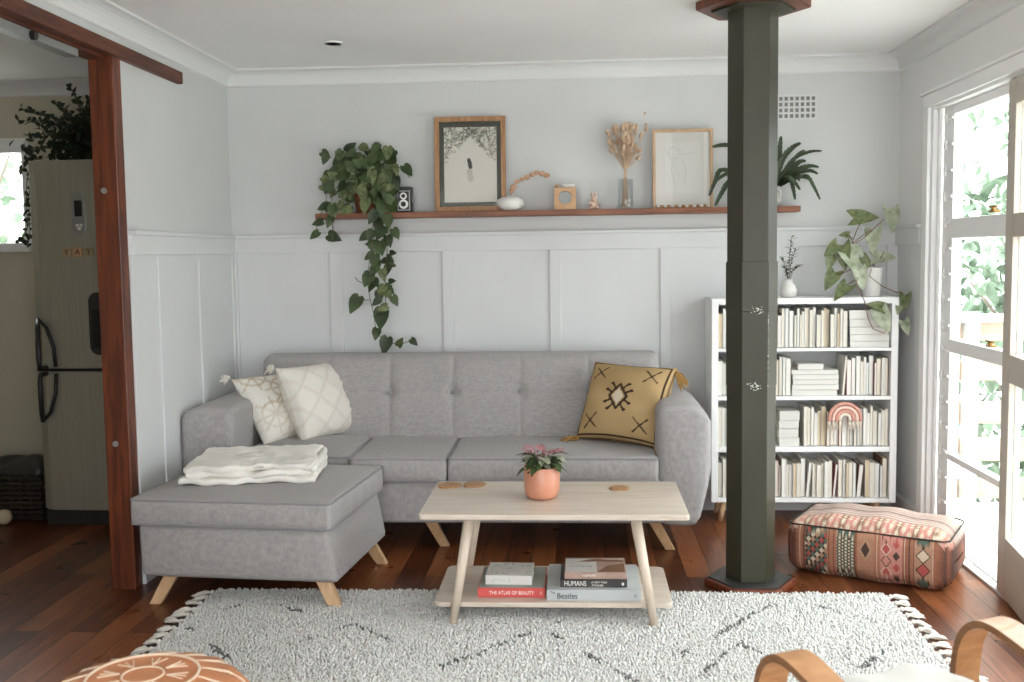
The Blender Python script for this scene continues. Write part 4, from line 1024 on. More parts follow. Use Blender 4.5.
b = MB(); leafset(b, out1[0::2], 'heart', None); rr = random.Random(21)
bm_ = MB(); leafset(bm_, out1[1::2], 'heart', None)
bv = MB(); leafset(bv, outv, 'heart', None)
for i in range(150):
    px_, pz_ = rr.gauss(0, 0.10), rr.gauss(-0.01, 0.09)
    p = (-1.095 + max(-0.2, min(0.125, px_)), rr.uniform(-0.23, -0.06), 1.785 + max(-0.17 if abs(px_) > .08 else -0.13, min(0.12, pz_)) + 0.04 * (abs(px_) < 0.06))
    tgt = (b, bm_, bm_, bv)[i % 4] if i % 8 else bv
    leafset(tgt, [(p, rr.uniform(0.05, 0.078), rr.choice((250, 230, 290, 200, 330, 140, 60, 270)))], 'heart', None, rr=rr)
b.build('dark_leaves', M['leafd'], t, smooth=True); bm_.build('mid_green_leaves', M['leafm'], t, smooth=True); bv.build('variegated_leaves', M['leafv'], t, smooth=True)

# twin-lens camera
t = thing('twin_lens_camera', 'vintage black and silver twin-lens camera on the shelf beside the trailing plant', 'camera', (-0.905, -0.085, SZ))
MB().box(-0.945, -0.868, -0.125, -0.045, SZ, SZ + 0.118).build('body', M['black'], t, bevel=0.004)
MB().box(-0.947, -0.866, -0.122, -0.05, SZ + 0.118, SZ + 0.132).build('viewfinder_hood', M['darkplastic'], t, bevel=0.003)
b = MB(); b.box(-0.940, -0.873, -0.129, -0.125, SZ + 0.008, SZ + 0.112); b.build('silver_front', M['greyplastic'], t, bevel=0.001)
MB().box(-0.934, -0.879, -0.1305, -0.129, SZ + 0.014, SZ + 0.106).build('black_front', M['black'], t)
for z, r in ((SZ + 0.083, 0.018), (SZ + 0.041, 0.024)):
    f = MB().tube([(-0.9065, -0.130, z), (-0.9065, -0.140, z)], r, 24).build('lens_ring', M['whitecer'], t)
    MB().tube([(-0.9065, -0.1395, z), (-0.9065, -0.1425, z)], r * 0.55, 20).build('lens', M['black'], f)
MB().tube([(-0.868, -0.085, SZ + 0.06), (-0.858, -0.085, SZ + 0.06)], 0.011, 14).build('winding_knob', M['greyplastic'], t)

# framed picture with dark green mount
def picture(name, lab, x0, x1, z0, z1, bw, fm, y=-0.028, tiltx=0.05, dep=0.022):
    t = thing(name, lab, 'picture', ((x0 + x1) / 2, y - 0.02, z0))
    Mx = T(0, y - 0.03, z0) @ Matrix.Rotation(-tiltx, 4, 'X')
    h = z1 - z0; b = MB()
    b.box(x0, x1, -dep, 0, 0, bw, M4=Mx); b.box(x0, x1, -dep, 0, h - bw, h, M4=Mx); b.box(x0, x0 + bw, -dep, 0, bw, h - bw, M4=Mx); b.box(x1 - bw, x1, -dep, 0, bw, h - bw, M4=Mx)
    b.build('frame', fm, t, bevel=0.0015)
    return t, Mx, h
t, Mx, h = picture('framed_print', 'framed print of overhanging foliage with a dark green mount, leaning on the wall shelf', -0.750, -0.375, SZ, 2.10, 0.025, M['oak'])
MB().box(-0.727, -0.398, -0.008, -0.004, 0.022, h - 0.022, M4=Mx).build('mount', M['matt'], t)
nxg, nzg = 90, 120; vs = []; cols = []; fs = []; rr = random.Random(4)
PX0, PX1, PZ0, PZ1 = -0.700, -0.423, 0.048, 0.440
sp = [(rr.random(), rr.random(), rr.random()) for _ in range(520)]
CRP = lin((222, 219, 208))
img = np.tile(np.array(CRP[:3]), (nzg + 1, nxg + 1, 1))
for (a_, c_, e_) in sp:
    u = a_; depth = 0.10 + 0.34 * abs(u - 0.5) ** 0.9 * 2 * (0.75 + 0.4 * e_); v = 1 - c_ * depth
    cx_, cz_ = u * nxg, v * nzg; an = e_ * 3.1
    col = np.array(lin((96, 98, 72) if e_ > 0.4 else (64, 66, 50))[:3])
    for q in np.linspace(-1.8, 1.8, 7):
        ix, iz = int(cx_ + q * math.cos(an)), int(cz_ + q * math.sin(an))
        if 0 <= ix <= nxg and 0 <= iz <= nzg: img[iz, ix] = img[iz, ix] * 0.35 + col * 0.65
for (cx_, cz_, rx_, rz_, c_) in ((0.47, 0.56, 0.035, 0.03, (48, 46, 40)), (0.485, 0.52, 0.04, 0.045, (48, 46, 40)), (0.50, 0.475, 0.035, 0.04, (48, 46, 40)), (0.485, 0.40, 0.06, 0.05, (196, 190, 174)), (0.5, 0.32, 0.06, 0.05, (200, 194, 178))):
    for iz in range(nzg + 1):
        for ix in range(nxg + 1):
            if ((ix / nxg - cx_) / rx_) ** 2 + ((iz / nzg - cz_) / rz_) ** 2 < 1: img[iz, ix] = lin(c_)[:3]
def grid_print(img, x0, x1, z0, z1, y, Mx):
    nz_, nx_ = img.shape[0] - 1, img.shape[1] - 1; b = MB()
    b.v = [tuple(Mx @ V((x0 + (x1 - x0) * i / nx_, y, z0 + (z1 - z0) * j / nz_))) for j in range(nz_ + 1) for i in range(nx_ + 1)]
    b.f = [(j * (nx_ + 1) + i, j * (nx_ + 1) + i + 1, (j + 1) * (nx_ + 1) + i + 1, (j + 1) * (nx_ + 1) + i) for j in range(nz_) for i in range(nx_)]; b.m = [0] * len(b.f)
    cols = np.concatenate([img.reshape(-1, 3), np.ones((img.shape[0] * img.shape[1], 1))], 1)
    return b, cols
b, cols = grid_print(img, PX0, PX1, PZ0, PZ1, -0.0095, Mx); b.build('print', M['vpr'], t, colors=cols)
MB().box(-0.727, -0.398, -0.0125, -0.0115, 0.024, h - 0.024, M4=Mx).build('picture_pane', M['pglass'], t)

# second, paler picture
t, Mx, h = picture('framed_print', 'pale line-drawing print in a thin oak frame on the shelf left of the green column', 0.388, 0.698, SZ, 2.012, 0.015, M['oakpale'])
MB().box(0.402, 0.684, -0.008, -0.004, 0.013, h - 0.013, M4=Mx).build('mount', M['whitematte'], t)
MB().box(0.455, 0.635, -0.0092, -0.008, 0.075, h - 0.065, M4=Mx).build('print', mat('pale_print_paper', (226, 225, 220), 0.7), t)
b = MB(); lines = [[(0.50 + 0.03 * math.cos(a), 0.285 + 0.03 * math.sin(a)) for a in np.linspace(0, 5.5, 14)], [(0.53, 0.28), (0.56, 0.275), (0.60, 0.285)], [(0.49, 0.25), (0.485, 0.2), (0.50, 0.13)], [(0.54, 0.25), (0.56, 0.2), (0.55, 0.12)], [(0.51, 0.19), (0.53, 0.17), (0.545, 0.19)]]
for ln in lines: b.tube([Mx @ V((x, -0.0094, z)) for x, z in ln], 0.0008, 4)
b.build('drawing_lines', mat('pale_pencil_line', (170, 166, 160), 0.8), t)['kind'] = 'stuff'
MB().box(0.402, 0.684, -0.0125, -0.0115, 0.014, h - 0.014, M4=Mx).build('picture_pane', M['pglass'], t)

# garland of little wooden blocks in front of it
b = MB(); rr = random.Random(14)
for i in range(15):
    x = 0.412 + i * 0.0185; b.ball((x, -0.112 + rr.uniform(-.004, .004), SZ + 0.0085), 0.008, 8, 6, mi=i % 2, sq=(0.9, 0.9, 1))
b.tube([(0.405, -0.112, SZ + 0.008), (0.68, -0.112, SZ + 0.008)], 0.0012, 5)
o = b.build('bead_garland', [M['whitematte'], M['oak']], origin=(0.54, -0.112, SZ), smooth=True)
tag(o, 'string of small white and brown beads lying before the pale framed print', 'garland')

# white pebble vase with a dried stem
t = thing('bud_vase', 'squat white round vase with an arching stem of papery dried seed pods on the shelf', 'vase', (-0.353, -0.09, SZ))
MB().lathe([(0, 0), (0.035, 0), (0.062, 0.014), (0.072, 0.035), (0.066, 0.056), (0.04, 0.071), (0.018, 0.074), (0.014, 0.078), (0.010, 0.074), (0.0, 0.066)], (-0.353, -0.09, SZ), 32).build('body', M['whitecer'], t, smooth=True)
st = [(-0.348, -0.090, 1.687), (-0.337, -0.090, 1.733), (-0.300, -0.095, 1.763), (-0.252, -0.100, 1.783), (-0.205, -0.100, 1.797), (-0.159, -0.100, 1.786)]
MB().tube(st, 0.0018, 6).build('dried_stem', M['stemr'], t, smooth=True)
rr = random.Random(3)
for i in range(9):
    f = 0.10 + i * 0.112; s_ = f * (len(st) - 1); k0 = min(int(s_), len(st) - 2); p = V(st[k0]).lerp(V(st[k0 + 1]), s_ - k0)
    b = MB(); b.ball(p + V((rr.uniform(-.004, .004), rr.uniform(-.01, 0), rr.uniform(-.007, .004))), rr.uniform(0.012, 0.018), 9, 6, sq=(1, 0.4, 0.85)); b.build('seed_pod', M['driedp'], t, smooth=True)

# small arched timber block
t = thing('timber_block_holder', 'small square timber block with round window and white dish on top', 'ornament', (-0.066, -0.09, SZ))
b = MB(); cx_, cz_, R_ = -0.066, SZ + 0.062, 0.034; nn = 32; x0, x1, z0, z1 = -0.122, -0.010, SZ, SZ + 0.112
for y in (-0.125, -0.065):
    for j in range(nn):
        a = 2 * PI * j / nn; ca, sa = math.cos(a), math.sin(a); b.v.append((cx_ + R_ * ca, y, cz_ + R_ * sa))
    for j in range(nn):
        a = 2 * PI * j / nn; ca, sa = math.cos(a), math.sin(a); m_ = max(abs(ca), abs(sa)); dx, dz = ca / m_, sa / m_
        b.v.append((cx_ + dx * 0.056, y, (cz_ + dz * (z1 - cz_)) if dz > 0 else (cz_ + dz * (cz_ - z0))))
for j in range(nn):
    q = (j + 1) % nn
    b.f += [(j, q, nn + q, nn + j), (2 * nn + j, 3 * nn + j, 3 * nn + q, 2 * nn + q), (j, 2 * nn + j, 2 * nn + q, q), (nn + j, nn + q, 3 * nn + q, 3 * nn + j)]
b.m = [0] * len(b.f); b.build('block', M['ply'], t)
MB().tube([(cx_, -0.10, cz_), (cx_, -0.07, cz_)], 0.0335, 28).build('round_insert', M['greyplastic'], t)
MB().lathe([(0, 0), (0.025, 0), (0.036, 0.010), (0.037, 0.018), (0.033, 0.018), (0.03, 0.01), (0, 0.009)], (-0.055, -0.095, SZ + 0.112), 24).build('dish', M['whitecer'], t, smooth=True)
MB().ball((-0.108, -0.095, SZ + 0.122), 0.010, 8, 6).build('knob', M['ply'], t, smooth=True)

# bunny
b = MB(); bx = 0.083
b.ball((bx, -0.09, SZ + 0.022), 0.022, 14, 10, sq=(1, 0.85, 1.0)); b.ball((bx, -0.094, SZ + 0.052), 0.0165, 14, 10)
b.ball((bx - 0.009, -0.092, SZ + 0.074), 0.0065, 8, 8, sq=(0.9, 0.7, 2.4)); b.ball((bx + 0.009, -0.092, SZ + 0.074), 0.0065, 8, 8, sq=(0.9, 0.7, 2.4))
b.ball((bx - 0.018, -0.104, SZ + 0.008), 0.009, 8, 6); b.ball((bx + 0.018, -0.104, SZ + 0.008), 0.009, 8, 6); b.ball((bx - 0.020, -0.1, SZ + 0.03), 0.0075, 8, 6); b.ball((bx + 0.020, -0.1, SZ + 0.03), 0.0075, 8, 6)
o = b.build('bunny_figurine', M['bunny'], origin=(bx, -0.09, SZ), smooth=True); tag(o, 'tiny blush-coloured bunny figurine on the shelf left of the glass vase', 'figurine')

# glass vase with dried bunny-tail grass
t = thing('glass_vase', 'clear glass cylinder vase holding a bunch of beige dried grass heads on the shelf', 'vase', (0.247, -0.085, SZ))
MB().lathe([(0, 0.0), (0.038, 0.0), (0.040, 0.004), (0.040, 0.155), (0.0375, 0.155), (0.0375, 0.012), (0, 0.012)], (0.247, -0.085, SZ), 32).build('glass_body', M['vglass'], t, smooth=True)
rr = random.Random(31); bs = MB(); heads = MB()
for i in range(90):
    u, v = max(-1.5, min(1.5, rr.gauss(0, 0.8))), rr.uniform(0, 1); top = V((0.250 + 0.066 * u * (0.6 + 0.4 * v), -0.085 + rr.gauss(0, 0.022), SZ + 0.27 + 0.155 * v - 0.012 * u * u))
    bs.tube([(0.247 + rr.uniform(-.022, .016), -0.085 + rr.uniform(-.015, .015), SZ + 0.014), (0.247 + u * 0.004, -0.085, SZ + 0.20), tuple(top)], 0.0012, 5)
    d_ = (top - V((0.247, -0.085, SZ + 0.2))).normalized()
    heads.tube([top - d_ * 0.006, top, top + d_ * 0.008, top + d_ * 0.020, top + d_ * 0.027], [0.002, 0.0075, 0.010, 0.0075, 0.002], 7)
for p in ((0.348, -0.090, 2.093), (0.353, -0.090, 2.038)):
    bs.tube([(0.25, -0.085, SZ + 0.2), V((0.25, -0.085, SZ + 0.2)).lerp(V(p), 0.6) + V((0.012, 0, -0.01)), p], 0.0007, 4); heads.ball(p, 0.008, 7, 5, sq=(1.1, 0.7, 0.8))
bs.build('dried_stems', M['dried'], t, smooth=True); heads.build('grass_heads', M['dried'], t, smooth=True)['kind'] = 'stuff'

# strap-leaf plant behind the column
t = thing('strap_leaf_plant', 'dark green plant with long wavy arching leaves on the shelf behind the green column', 'plant', (1.0, -0.08, SZ))
PC = V((0.985, -0.08, SZ))
MB().lathe([(0, 0), (0.045, 0), (0.058, 0.03), (0.062, 0.07), (0.055, 0.105), (0.052, 0.11), (0.048, 0.1), (0, 0.095)], tuple(PC), 28).build('pot', mat('speckled_grey_pot', (150, 148, 142), 0.6, c2=(214, 212, 206), vscale=60), t, smooth=True)
def strap(b, pts, w, rr):
    pts = [V(p) for p in pts]; out = []
    for i in range(len(pts) - 1):
        p0, p1, p2, p3 = pts[max(i - 1, 0)], pts[i], pts[i + 1], pts[min(i + 2, len(pts) - 1)]
        for j in range(7):
            u = j / 7; out.append(0.5 * (2 * p1 + (p2 - p0) * u + (2 * p0 - 5 * p1 + 4 * p2 - p3) * u * u + (3 * p1 - p0 - 3 * p2 + p3) * u ** 3))
    out.append(pts[-1]); k_ = len(out); vs = []; fs = []
    for i, p in enumerate(out):
        tg = (out[min(i + 1, k_ - 1)] - out[max(i - 1, 0)]).normalized(); sd = tg.cross(V((0.15, -0.9, 0.5))).normalized(); nr = sd.cross(tg)
        f = i / (k_ - 1); ww = w * (0.35 + 1.1 * math.sin(PI * min(1, f * 0.9 + 0.08)) ** 0.7) * (1 + 0.28 * (i % 2)) * 0.5
        if f > 0.97: ww *= 0.15
        vs += [p - sd * ww + nr * 0.15 * ww, p - nr * ww * 0.25, p + sd * ww + nr * 0.15 * ww]
    for i in range(k_ - 1): a = i * 3; fs += [(a, a + 1, a + 4, a + 3), (a + 1, a + 2, a + 5, a + 4)]
    b.add(vs, fs)
rr = random.Random(2); ctr = (1.000, -0.090, 1.690)
tips = [((1.023, -0.100, 1.815), (1.037, -0.100, 1.961)), ((1.044, -0.120, 1.849), (1.133, -0.120, 1.922)), ((1.079, -0.120, 1.813), (1.151, -0.130, 1.886)), ((1.108, -0.100, 1.849), (1.243, -0.100, 1.882)), ((1.085, -0.140, 1.796), (1.153, -0.150, 1.829)), ((1.118, -0.100, 1.788), (1.229, -0.100, 1.801)), ((1.123, -0.150, 1.774), (1.211, -0.160, 1.762)), ((1.149, -0.170, 1.752), (1.218, -0.180, 1.631)), ((1.064, -0.200, 1.742), (1.086, -0.220, 1.631)), ((1.040, -0.220, 1.751), (1.104, -0.250, 1.678)), ((1.068, -0.050, 1.783), (1.146, -0.040, 1.736)), ((1.102, -0.160, 1.744), (1.174, -0.170, 1.727)),
        ((0.737, -0.120, 1.794), (0.670, -0.130, 1.662)), ((0.799, -0.140, 1.781), (0.698, -0.150, 1.732)), ((0.777, -0.120, 1.732), (0.700, -0.130, 1.611)), ((0.830, -0.100, 1.905), (0.690, -0.090, 1.914)), ((0.866, -0.200, 1.735), (0.818, -0.220, 1.615)), ((0.909, -0.080, 1.895), (0.873, -0.080, 1.972)), ((0.956, -0.100, 1.892), (0.941, -0.100, 2.004))]
b = MB()
for m_, tp in tips:
    strap(b, [ctr, V(ctr).lerp(V(m_), 0.5) + V((0, 0, 0.012)), m_, V(m_).lerp(V(tp), 0.55) + V((0, 0, 0.012)), tp], rr.uniform(0.012, 0.019), rr)
b.build('leaves', M['leafd'], t, smooth=True)

# ------------------------------------------------------------------ bookcase
BC0, BC1, BY0, BY1 = 0.664, 1.583, -0.295, -0.026
t = thing('bookcase', 'white four-tier bookcase full of books standing in the right corner', 'bookcase', (1.12, -0.16, 0))
MB().box(BC0, BC0 + 0.034, BY0, BY1, 0.107, 1.143).build('side_panel', M['white'], t, bevel=0.003)
MB().box(BC1 - 0.034, BC1, BY0, BY1, 0.107, 1.143).build('side_panel', M['white'], t, bevel=0.003)
MB().box(BC0 + 0.034, BC1 - 0.034, BY0, BY1, 1.112, 1.143).build('top_panel', M['white'], t, bevel=0.003)
for z0, z1 in ((0.876, 0.892), (0.63, 0.649), (0.366, 0.392), (0.107, 0.128)):
    MB().box(BC0 + 0.034, BC1 - 0.034, BY0 + 0.002, BY1, z0, z1).build('shelf', M['white'], t, bevel=0.002)
MB().box(BC0 + 0.034, BC1 - 0.034, BY1 - 0.008, BY1, 0.128, 1.112).build('back_panel', M['wains'], t)
for x, dx in ((BC0 + 0.06, 0.02), (BC1 - 0.06, -0.02)):
    for y, dy in ((BY0 + 0.05, 0.0), (BY1 - 0.05, 0.01)): MB().tube([(x + dx - 0.01, y, 0.107), (x - dx * 0.4, y + dy, 0.0)], [0.019, 0.011], 14).build('leg', M['legwood'], t, smooth=True)

ORD = ['', 'first', 'second', 'third', 'fourth', 'fifth', 'sixth', 'seventh', 'eighth', 'ninth', 'tenth', 'eleventh', 'twelfth', 'thirteenth', 'fourteenth', 'fifteenth', 'sixteenth', 'seventeenth', 'eighteenth', 'nineteenth', 'twentieth', 'twenty-first', 'twenty-second', 'twenty-third', 'twenty-fourth', 'twenty-fifth', 'twenty-sixth', 'twenty-seventh', 'twenty-eighth', 'twenty-ninth', 'thirtieth', 'thirty-first', 'thirty-second', 'thirty-third', 'thirty-fourth', 'thirty-fifth']
covs = ['covw', 'covw', 'covw', 'covw', 'covb', 'covg', 'covw', 'covw', 'covg', 'covw', 'covr', 'covw']; pgs = ['paper', 'paperw', 'paperw', 'paper', 'papert', 'paperw']
def upbook(x, w_, h, dep, y0, z, cm, pm, lean=0):
    c = (x + w_ / 2, y0 + dep / 2, z); hw = w_ / 2
    t = thing('book', '', 'book', c); ct = min(0.0016, w_ * 0.08)
    L = Matrix.Translation(V((-hw if lean > 0 else hw, 0, 0))) @ Matrix.Rotation(-lean, 4, 'Y') @ Matrix.Translation(V((hw if lean > 0 else -hw, 0, 0))) if lean else Matrix.Identity(4)
    if lean: L = Matrix.Translation(V((0, 0, 0.0))) @ L
    b = MB(); b.box(-hw, -hw + ct, -dep / 2, dep / 2, 0.0005, h, M4=L); b.box(hw - ct, hw, -dep / 2, dep / 2, 0.0005, h, M4=L); b.box(-hw + ct, hw - ct, dep / 2 - 0.002, dep / 2, 0.0005, h, M4=L)
    b.build('cover', M[cm], t, local=True)
    MB().box(-hw + ct, hw - ct, -dep / 2 + 0.003, dep / 2 - 0.002, 0.003, h - 0.003, M4=L).build('pages', M[pm], t, local=True)
    return t
rr = random.Random(77)
def row(x_end, x_start, z, clear, shelfname, hid=0.99, hb=(0.165, 0.205), leanset=(), refer='right end'):
    x = x_end; i = 0; made = []
    while x > x_start + 0.012:
        w_ = rr.uniform(0.011, 0.024); h = min(clear - 0.008, rr.uniform(*hb)); dep = rr.uniform(0.15, 0.20); y0 = BY0 + rr.uniform(0.012, 0.035)
        i += 1; cm, pm = rr.choice(covs), rr.choice(pgs); lean = 0
        if i in leanset: lean = -0.09; x -= 0.018
        o = upbook(x - w_, w_, h, dep, y0, z, cm, pm, lean); made.append((o, x - w_ / 2)); x -= w_ + 0.0012
    for j, (o, xx) in enumerate(made):
        tone = 'book with pale page edges'
        o['label'] = '%s upright book from the %s of the bookcase\'s %s shelf' % (ORD[j + 1], refer, shelfname)
        o['group'] = 'books standing page edges outward on the bookcase'
def stack(x0, x1, z, hs, shelfname, where):
    zz = z + 0.0003; n_ = len(hs)
    for j, hh in enumerate(hs):
        a, c = rr.uniform(0, 0.008), rr.uniform(0, 0.010)
        pos = 'bottom' if j == 0 else ('topmost' if j == n_ - 1 else ORD[j + 1] + ' from bottom')
        o = flatbook('book', 'book lying flat, %s in the pile at %s' % (pos, where), x0 + a, x1 - c, BY0 + 0.015 + rr.uniform(0, .01), BY0 + 0.19, zz, hh, M[['covw', 'covw', 'covw', 'covw', 'covw'][j % 5]], M['papers'], group='books lying flat in the bookcase')
        zz += hh + 0.0004
    return zz
def row_left(x_start, x_end, z, clear, sn):
    x = x_start; i = 0; made = []
    while x < x_end - 0.024:
        w_ = rr.uniform(0.014, 0.024); h = min(clear - 0.008, rr.uniform(0.165, 0.205)); o = upbook(x, w_, h, 0.17, BY0 + rr.uniform(0.012, 0.03), z, rr.choice(covs), rr.choice(pgs)); i += 1
        o['label'] = '%s upright book from the left end of the bookcase\'s %s shelf, by the column' % (ORD[i], sn); o['group'] = 'books standing page edges outward on the bookcase'; x += w_ + 0.0012
# top shelf
stack(1.345, 1.545, 0.892, (0.030, 0.034, 0.036, 0.040, 0.044), 'top', 'the top shelf right end')
row(1.338, 0.96, 0.892, 0.22, 'top', refer='flat pile')
row_left(0.70, 0.95, 0.892, 0.22, 'top')
# second shelf
row(1.545, 1.325, 0.649, 0.227, 'second', leanset=())
stack(1.065, 1.30, 0.649, (0.030, 0.026, 0.024, 0.026, 0.022), 'second', 'the second shelf left side')
o = flatbook('book', 'small white book lying on top of the flat pile on the second shelf', 1.10, 1.225, BY0 + 0.03, BY0 + 0.17, 0.7796, 0.030, M['covw'], M['papers'])
for j, (x, w_) in enumerate(((1.313, 0.010),)):
    o = upbook(x - w_ + 0.012, w_, 0.200, 0.17, BY0 + 0.014, 0.650, 'covw', 'paper', -0.07); o['label'] = 'cream book leaning against the flat pile on the second shelf'; o['group'] = 'books standing page edges outward on the bookcase'
row(1.062, 0.96, 0.649, 0.227, 'second', refer='left side of the flat pile', hb=(0.18, 0.2))
row_left(0.70, 0.95, 0.649, 0.227, 'second')
# third shelf
row(1.545, 1.115, 0.392, 0.238, 'third')
stack(1.0, 1.108, 0.392, (0.042, 0.048, 0.040, 0.048), 'third', 'the third shelf left side')
row_left(0.70, 0.98, 0.392, 0.238, 'third')
# bottom shelf
row(1.545, 0.97, 0.128, 0.238, 'bottom', leanset=(6, 12, 18))
row_left(0.70, 0.95, 0.128, 0.238, 'bottom')

# rainbow macrame
t = thing('rainbow_hanging', 'small pink and cream cord rainbow with fringes hanging in front of the third shelf', 'wall hanging', (1.322, -0.312, 0.62))
RC = (1.322, -0.314, 0.538)
for r, m_ in ((0.077, 'pink'), (0.058, 'pinkp'), (0.040, 'pink'), (0.023, 'cord')):
    path = [(RC[0] + r * math.cos(a), RC[1], RC[2] + r * math.sin(a)) for a in np.linspace(0, PI, 19)]
    path = [(path[0][0], RC[1], RC[2] - 0.012)] + path + [(path[-1][0], RC[1], RC[2] - 0.012)]
    ar_ = MB().tube(path, 0.0085, 10).build('cord_arc', M[m_], t, smooth=True)
    b = MB(); rr2 = random.Random(int(r * 1000))
    for s_ in (-1, 1):
        for q in range(7):
            x = RC[0] + s_ * r + rr2.uniform(-0.008, 0.008); b.tube([(RC[0] + s_ * r + (x - RC[0] - s_ * r) * 0.4, RC[1], RC[2] - 0.010), (x, RC[1] + rr2.uniform(-.004, .004), RC[2] - 0.045 - rr2.uniform(0, .012))], [0.0025, 0.0018], 5)
    b.build('fringe', M['cord'], ar_, smooth=True)
MB().tube([(RC[0], RC[1], RC[2] + 0.085), (RC[0], RC[1] + 0.006, 0.625), (RC[0], BY0 + 0.001, 0.632)], 0.0012, 5).build('hanging_loop', M['cord'], t)

# plants on the bookcase
t = thing('bud_vase', 'small white textured vase with an upright leafy sprig on top of the bookcase', 'vase', (1.06, -0.20, 1.143))
VC = (1.06, -0.20, 1.1435)
MB().lathe([(0, 0), (0.030, 0), (0.040, 0.012), (0.043, 0.035), (0.036, 0.058), (0.023, 0.072), (0.020, 0.085), (0.023, 0.09), (0.018, 0.09), (0.015, 0.07), (0, 0.03)], VC, 28).build('body', M['whitematte'], t, smooth=True)
b = MB(); bl = MB(); rr = random.Random(19)
for (tx, tz, m_) in ((0.015, 0.30, 1), (-0.035, 0.20, 1), (0.035, 0.24, 1), (-0.02, 0.15, 1), (0.05, 0.16, 1)):
    p0 = V((VC[0], VC[1], VC[2] + 0.05)); p1 = p0 + V((tx * 0.4, rr.uniform(-.02, .02), tz * 0.5)); p2 = p0 + V((tx, rr.uniform(-.04, .02), tz - 0.05)); b.tube([p0, p1, p2], 0.0013, 5)
    for i in range(16):
        f = 0.3 + 0.7 * i / 15; p = p0.lerp(p1, f * 2) if f < 0.5 else p1.lerp(p2, f * 2 - 1); a = rr.uniform(0, 2 * PI)
        bl.leaf(p, (math.cos(a), math.sin(a) * 0.8, 0.5), rr.uniform(0.024, 0.038), 0.012, 'oval')
b.build('stem', M['stem'], t); bl.build('leaves', M['leafd'], t)

t = thing('arrowhead_plant', 'pale green arrow-leaved plant in a tapered white pot on the bookcase, trailing down its front', 'plant', (1.478, -0.18, 1.143))
QC = (1.478, -0.18, 1.1435)
MB().lathe([(0, 0), (0.040, 0), (0.042, 0.004), (0.054, 0.142), (0.056, 0.145), (0.051, 0.145), (0.047, 0.12), (0, 0.118)], QC, 32).build('pot', M['whitecer'], t, smooth=True)
stems = [[(1.495, -0.180, 1.290), (1.444, -0.200, 1.351), (1.374, -0.200, 1.412), (1.393, -0.200, 1.467), (1.417, -0.200, 1.522)], [(1.374, -0.200, 1.397), (1.442, -0.200, 1.446), (1.530, -0.200, 1.530)], [(1.379, -0.200, 1.412), (1.442, -0.200, 1.461), (1.472, -0.200, 1.476)], [(1.374, -0.200, 1.427), (1.359, -0.200, 1.453), (1.344, -0.200, 1.453)], [(1.464, -0.200, 1.296), (1.384, -0.220, 1.347), (1.310, -0.220, 1.378), (1.276, -0.220, 1.379)], [(1.474, -0.200, 1.296), (1.513, -0.200, 1.325), (1.532, -0.200, 1.365)],
         [(1.449, -0.220, 1.286), (1.380, -0.300, 1.239), (1.364, -0.325, 1.205), (1.403, -0.330, 1.131), (1.423, -0.330, 1.042), (1.448, -0.330, 0.988), (1.502, -0.330, 0.967), (1.521, -0.330, 0.992)], [(1.469, -0.220, 1.286), (1.436, -0.290, 1.248), (1.491, -0.320, 1.199), (1.554, -0.320, 1.168), (1.596, -0.310, 1.163)], [(1.449, -0.220, 1.286), (1.353, -0.250, 1.278), (1.295, -0.250, 1.254)], [(1.449, -0.220, 1.286), (1.371, -0.280, 1.229), (1.322, -0.280, 1.199)]]
b = MB()
for s_ in stems: b.tube(s_, 0.0024, 6)
b.build('stems', M['stemr'], t, smooth=True)
Lg = [((1.431, -0.200, 1.541), .125, 5), ((1.339, -0.200, 1.453), .058, 175), ((1.266, -0.240, 1.384), .09, 215), ((1.257, -0.240, 1.324), .085, 255), ((1.318, -0.250, 1.348), .12, 275), ((1.260, -0.250, 1.234), .11, 235), ((1.300, -0.310, 1.176), .105, 220), ((1.609, -0.300, 1.118), .085, 265), ((1.467, -0.325, 1.101), .085, 160), ((1.439, -0.220, 1.316), .07, 300)]
Lp = [((1.569, -0.200, 1.529), .125, 275), ((1.477, -0.200, 1.426), .115, 265), ((1.362, -0.270, 1.318), .12, 300), ((1.528, -0.200, 1.340), .105, 5), ((1.394, -0.300, 1.239), .10, 280), ((1.499, -0.335, 1.032), .115, 290), ((1.616, -0.300, 0.994), .075, 285), ((1.389, -0.220, 1.377), .09, 330), ((1.581, -0.300, 1.088), .06, 250)]
def arrowset(b, items, rr):
    for (p, L, an) in items:
        a = math.radians(an); d = V((math.cos(a), -0.2 - 0.3 * rr.random(), math.sin(a))).normalized(); b.leaf(V(p) - d * L * 0.4, d, L, L * 0.92, 'arrow', up=(rr.uniform(-.5, .3), -1, 0.5), fold=0.25, droop=0.2)
b = MB(); arrowset(b, Lg, random.Random(1)); b.build('green_leaves', M['leafv'], t, smooth=True)
b = MB(); arrowset(b, Lp, random.Random(2)); b.build('silvery_leaves', M['leafs'], t, smooth=True)

# ------------------------------------------------------------------ kitchen side: fridge and its plant
t = thing('fridge', 'tall brushed steel fridge-freezer with dark curved handles beyond the timber post', 'fridge', (-2.48, -0.1, 0))
FX0, FX1 = -2.80, -2.18
MB().box(FX0 + 0.006, FX1 - 0.006, -0.335, 0.12, 0.05, 1.875).build('cabinet', M['greyplastic'], t, bevel=0.006)
def doorshape(z0, z1):
    pts = [(FX0, -0.335), (FX1, -0.335)]
    for j in range(13):
        u = j / 12; x = FX1 + (FX0 - FX1) * u; e = min(u, 1 - u) * 12
        y = -0.375 - 0.02 * (1 - (2 * u - 1) ** 2) + 0.028 * max(0, 1 - e) ** 2; pts.append((x, y))
    return MB().prism(pts[::-1], 'z', z0, z1)
doorshape(0.825, 1.885).build('upper_door', M['steel'], t, bevel=0.004)
doorshape(0.085, 0.810).build('lower_door', M['steel'], t, bevel=0.004)
